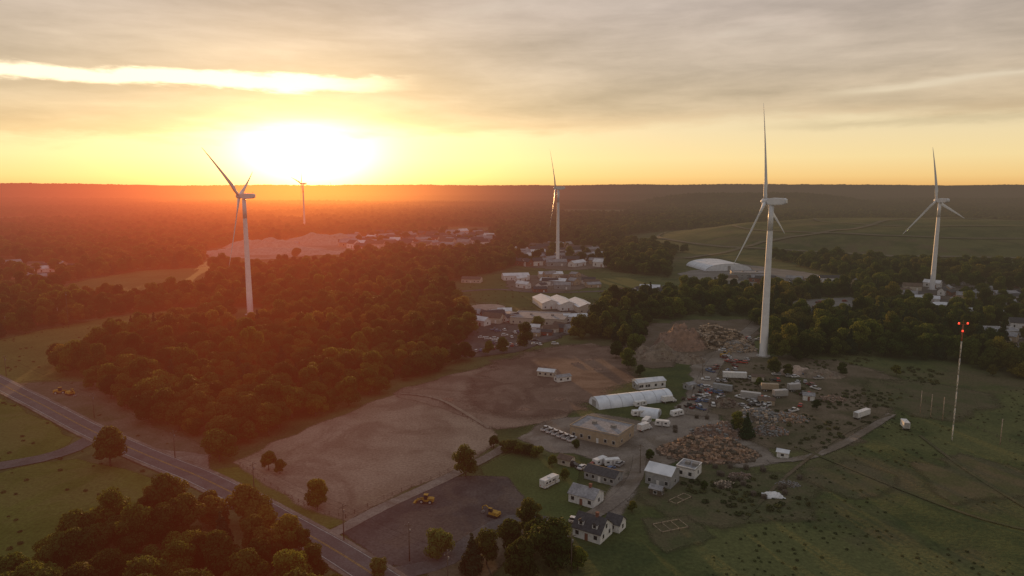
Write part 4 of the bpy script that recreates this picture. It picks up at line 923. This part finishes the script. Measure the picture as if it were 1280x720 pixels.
heap('timber_heap',893,430,20,14,9,palewood,'big heap of pale broken timber at the top of the scrapyard',1100,palewood,2.2,8,0,True,cm2=wood)
heap('timber_heap',921,437,10,7,4,wood,'smaller dark timber heap by the nearest turbine',350,palewood,1.6,9,0,True,cm2=steel)
heap('sand_heap',995,467,11,6,3.2,sandp,'long pale sand heap right of the nearest turbine',0,seed=10)
heap('soil_heap',1025,470,13,7,3.4,soil,'low brown soil heap right of the pale sand heap',60,rub,.7,11)
heap('soil_heap',905,506,8,5,2.4,soil,'low soil heap among the trailers',120,rub,.9,12,cm2=wood)
heap('scrap_heap',948,522,10,7,3.0,wood,'brown scrap heap on the scrub ground behind the dark evergreen',420,steel,1.1,13,cm2=palewood)
heap('scrap_heap',962,540,7,5,2.0,wood,'scrap heap just right of the dark evergreen',260,steel,.9,14,cm2=soilr)
heap('scrap_heap',985,524,8,5,2.0,soil,'scrap heap on the scrub below the tan shed',260,rub,1.0,25,cm2=steel)
heap('scrap_heap',905,606,4,3,.8,wood,'small scrap heap on the trampled grass near the workshop',90,palewood,.5,15)
heap('scrap_heap',985,606,4,2.5,.9,wood,'dark scrap heap right of the white tarp',90,steel,.5,16)
heap('scrap_heap',925,596,4,2.5,1.0,soil,'brown scrap heap on the trampled grass below the gravel track',120,rub,.7,26)
heap('scrap_heap',1040,500,6,4,1.6,soil,'soil and scrap heap at the right side of the scrub ground',160,rub,.9,27)
heap('sand_heap',400,304,75,34,14,sandp,'wide pale quarry mound below the distant turbine',0,seed=17)
heap('sand_heap',330,309,66,30,13,sandp,'pale quarry mound at the left of the wide one',0,seed=18)
heap('sand_heap',360,317,90,24,8,sandp,'long low quarry mound nearest the big wood',0,seed=19)
heap('sand_heap',290,317,45,22,7,sandp,'leftmost small quarry mound behind the left turbine',0,seed=22)
heap('sand_heap',480,299,50,24,7,sandp,'pale mound at the left end of the far hamlet',0,seed=20)
heap('sand_heap',1010,280,10,6,2,sandp,'tiny pale heap far off before the grassy mound',0,seed=21)
for i,(a,b) in enumerate([(700,500),(655,512),(560,500),(748,462),(720,455),(690,462),(735,450)]):
    heap('dung_heap',a,b,3.2,2.2,.9,soilr,['dark heap in the right half of the paddock','dark heap in the middle of the paddock','dark heap at the left end of the paddock','heap by the right edge of the paddock','heap near the top right of the paddock','heap before the run-in sheds','heap at the top corner of the paddock under the trees'][i],20,rub,.4,30+i)
# crumpled white tarp
def tarp(px,py):
    x0,y0=G(px,py); n=26; vs=[];fs=[]
    for i in range(n+1):
        for j in range(n+1):
            x=-3.4+6.8*i/n; y=-2.2+4.4*j/n; e=(x/3.4)**2+(y/2.2)**2
            k=1+.3*noise.noise(Vector((x*.9,y*.9,3)))
            vs.append((x*k,y*k,max(.14,1.1*(1-e)+.55*abs(noise.noise(Vector((x*1.1,y*1.4,1))))+.1)))
    for i in range(n):
        for j in range(n): fs.append((i*(n+1)+j,(i+1)*(n+1)+j,(i+1)*(n+1)+j+1,i*(n+1)+j+1))
    m=MB(); m.add(vs,fs,False); o=m.build('tarp',white); o.location=(x0,y0,0); tag(o,'crumpled white tarp over a low heap on the meadow','tarp')
tarp(965,620)
def frame(w,d,n,h=1.1):
    o=empty('garden_frame')
    for i in range(n+1):
        for s_ in (-1,1):
            q=MB(); x=-w/2+w*i/n; q.box(x-.08,x+.08,s_*d/2-.08,s_*d/2+.08,-.1,h); q.build('post',wood,o)
    q=MB()
    for s_ in (-1,1): q.box(-w/2,w/2,s_*d/2-.05,s_*d/2+.05,h*.7,h*.85)
    for i in range(n+1): x=-w/2+w*i/n; q.box(x-.04,x+.04,-d/2+.06,d/2-.06,h*.71,h*.84)
    q.build('rail',palewood,o); return o
o=frame(9,5,3); X_,Y_=G(838,660); o.location=(X_,Y_,0); o.rotation_euler=(0,0,R(20)); tag(o,'large wooden garden frame on the meadow right of the cottage','garden frame')
o=frame(8,3,2); X_,Y_=G(850,626); o.location=(X_,Y_,0); o.rotation_euler=(0,0,R(40)); tag(o,'small wooden garden frame below the grey workshop','garden frame')
# round pen
o=empty('round_pen',(*G(609,384),0)); q=MB(); PR=15
q.cyl((0,0,.0),(0,0,.14),PR,PR,32); q.build('sand_floor',sandp,o)
q=MB()
for k in range(28):
    a=2*math.pi*k/28; b=2*math.pi*(k+1)/28
    q.cyl((PR*math.cos(a),PR*math.sin(a),1.4),(PR*math.cos(b),PR*math.sin(b),1.4),.07,.07,5)
q.build('rail',steel,o)
for k in range(14): a=2*math.pi*k/14; q=MB(); q.cyl((PR*math.cos(a),PR*math.sin(a),-.1),(PR*math.cos(a),PR*math.sin(a),1.5),.09,.09,6); q.build('post',steel,o)
tag(o,'round riding pen with pale sand left of the barns','riding pen')
# fences
def fence(pix,label,step=4.0,h=1.3):
    p=resamp([G(*q) for q in pix],step,False); o=empty('paddock_fence',(*p[0],0)); ox,oy=p[0]; q=MB()
    if len(p)>98: p=p[:98]
    for i in range(len(p)-1):
        for z in (.55,1.1): q.cyl((p[i][0]-ox,p[i][1]-oy,z),(p[i+1][0]-ox,p[i+1][1]-oy,z),.035,.035,5)
    q.build('rail',wood,o)
    for x,y in p: q=MB(); q.box(x-ox-.07,x-ox+.07,y-oy-.07,y-oy+.07,-.1,h); q.build('post',wood,o)
    tag(o,label,'fence')
fence([(498,491),(550,503),(612,536),(690,530)],'post and rail fence between the dirt field and the paddock')
fence([(432,648),(480,624),(560,590),(614,560)],'post and rail fence along the field lane')
fence([(300,582),(380,632),(432,648)],'post and rail fence along the road side of the dirt field')
fence([(498,489),(600,460),(700,433)],'post and rail fence along the top of the paddock')
fence([(1100,478),(1150,500),(1230,540),(1300,565)],'wire and post fence crossing the right meadow')
# poles
def pole(hh=11,arm=True):
    o=empty('utility_pole'); q=MB(); q.cyl((0,0,-.3),(0,0,hh),.17,.11,10); q.build('pole',wood,o)
    if arm:
        q=MB(); q.box(-1.2,1.2,-.07,.07,hh-.8,hh-.66); q.build('crossarm',wood,o)
        for x in (-1.1,0,1.1): q=MB(); q.cyl((x,0,hh-.66 if x else hh),(x,0,hh-.4 if x else hh+.25),.07,.05,6); q.build('insulator',grey,o)
        q=MB(); q.cyl((.3,0,hh-2.6),(.3,0,hh-1.7),.22,.22,10); q.build('transformer',steel,o)
    return o
def plainpole():
    o=empty('utility_pole'); q=MB(); q.cyl((0,0,-.3),(0,0,10.5),.2,.15,10); q.build('pole',palewood,o)
    q=MB(); q.box(-.7,.7,-.08,.08,9.9,10.1); q.build('crossarm',wood,o); return o
rp=[(8,470),(118,523),(219,574),(318,618),(430,676),(560,740)]
W3=[]
for i,(a,b) in enumerate(rp):
    spawn('pole',pole,a,b,R(54),['wooden utility pole at the left edge beside the main road','wooden utility pole beside the dusty verge of the main road','tall wooden utility pole at the road junction','wooden utility pole beside the dirt field tip','wooden utility pole beside the lower end of the main road','wooden utility pole at the bottom lane'][i],'utility pole'); W3.append(G(a,b))
def wires(plist,label,hh=10.5):
    for (x0,y0),(x1,y1) in zip(plist,plist[1:]):
        o=empty('power_cables',(x0,y0,0)); L=math.dist((x0,y0),(x1,y1)); nx,ny=-(y1-y0)/L,(x1-x0)/L
        for off in (-1.1,0,1.1):
            q=MB(); pr=None
            for k in range(9):
                t=k/8; p=((x1-x0)*t+nx*off,(y1-y0)*t+ny*off,hh+(.6 if off==0 else 0)-4*1.1*t*(1-t))
                if pr: q.cyl(pr,p,.018,.018,4,False)
                pr=p
            q.build('cable',cablem,o)
        tag(o,label,'power cables','roadside power cable spans')
wires(W3,'sagging power cables strung along the main road poles')
for i,(a,b,l) in enumerate([(512,702,'utility pole at the bottom edge of the dark lot'),(714,716,'utility pole at the bottom below the cottage'),(1150,517,'leftmost of three poles on the meadow left of the mast'),(1163,522,'middle of three poles on the meadow left of the mast'),(1178,526,'rightmost of three poles on the meadow left of the mast'),(1250,556,'lone pole on the meadow right of the mast'),(878,470,'pole beside the scrapyard track'),(800,592,'pole beside the gravel drive by the workshop')]):
    spawn('plain' if 1<i<6 else 'pole',plainpole if 1<i<6 else pole,a,b,R(20*i),l,'utility pole')
for i in range(7): spawn('plain',plainpole,8+i*13,414-i*2.4,0,'slim pole in the row on the far side of the pale left field','utility pole','poles behind the left field')
o=spawn('lampmast',lambda:pole(26,True),86,410,0,'tall floodlight pole rising above the left field','floodlight pole')
# lattice mast red and white
def mast(px,py,hh):
    x,y=G(px,py); o=empty('lattice_mast',(x,y,0)); w=.20; redm=mat('mast_red',(.42,.10,.07),None,2,.6,obj=True)
    for k in range(7):
        q=MB(); z0=hh*k/7; z1=hh*(k+1)/7
        c=[(w*math.cos(a),w*math.sin(a)) for a in (.3,2.4,4.5)]
        for i in range(3):
            q.cyl((*c[i],z0),(*c[i],z1),.05,.05,6)
            for j in range(4):
                za=z0+(z1-z0)*j/4; zb=z0+(z1-z0)*(j+1)/4; q.cyl((*c[i],za),(*c[(i+1)%3],zb),.028,.028,4)
        q.build('mast_section',redm if k==6 else white,o)
    q=MB(); q.cyl((-1.7,0,hh),(1.7,0,hh),.06,.06,6); q.cyl((0,0,hh),(0,0,hh+1.8),.05,.03,6)
    q.cyl((-1.2,0,hh-3),(1.2,0,hh-3),.06,.06,6); q.build('antenna',redm,o)
    # the lit red obstruction lamps seen on the mast top
    lm=bpy.data.materials.new('lit_red_lamp'); lm.use_nodes=True; b=lm.node_tree.nodes['Principled BSDF']; b.inputs['Base Color'].default_value=(.6,.03,.02,1)
    b.inputs['Emission Color'].default_value=(1,.06,.03,1); b.inputs['Emission Strength'].default_value=1.6; lm.cycles.emission_sampling='NONE'
    for xx in (-1.7,1.7,0):
        q=MB(); zz=hh if xx else hh-3; q.cyl((xx,0,zz+.05),(xx,0,zz+.75),.32,.26,10); q.build('warning_light',lm,o)
    for a in (.3,2.4,4.5):
        q=MB(); q.cyl((w*math.cos(a),w*math.sin(a),hh*.75),(math.cos(a)*hh*.4,math.sin(a)*hh*.4,0),.012,.012,4); q.build('guy_wire',cablem,o)
    tag(o,'thin red and white lattice mast standing on the right meadow','mast')
mast(1190,551,47)
def pallet():
    o=empty('pallet_stack')
    for k in range(4):
        q=MB()
        for j in range(5): q.box(-.6,.6,-.5+j*.22,-.36+j*.22,.12+k*.3,.15+k*.3)
        for j in (-.55,0,.45): q.box(j,j+.1,-.5,.5,.02+k*.3,.117+k*.3)
        q.build('pallet',wood,o)
    return o
r_=random.Random(44)
for i in range(34):
    a,b=(860+r_.uniform(-20,60),500+r_.uniform(-20,70)) if i%2 else (r_.uniform(880,1000),r_.uniform(585,625))
    spawn('plt',pallet,a,b,r_.uniform(0,3),'small stack of wooden pallets lying about the gravel yard' if i%2 else 'small stack of wooden pallets on the trampled grass by the tarp','pallet stack','pallet stacks in the yard' if i%2 else 'pallet stacks on the grass',s=1.4)
print('trees',len(pts),'scrub',len(sp_))
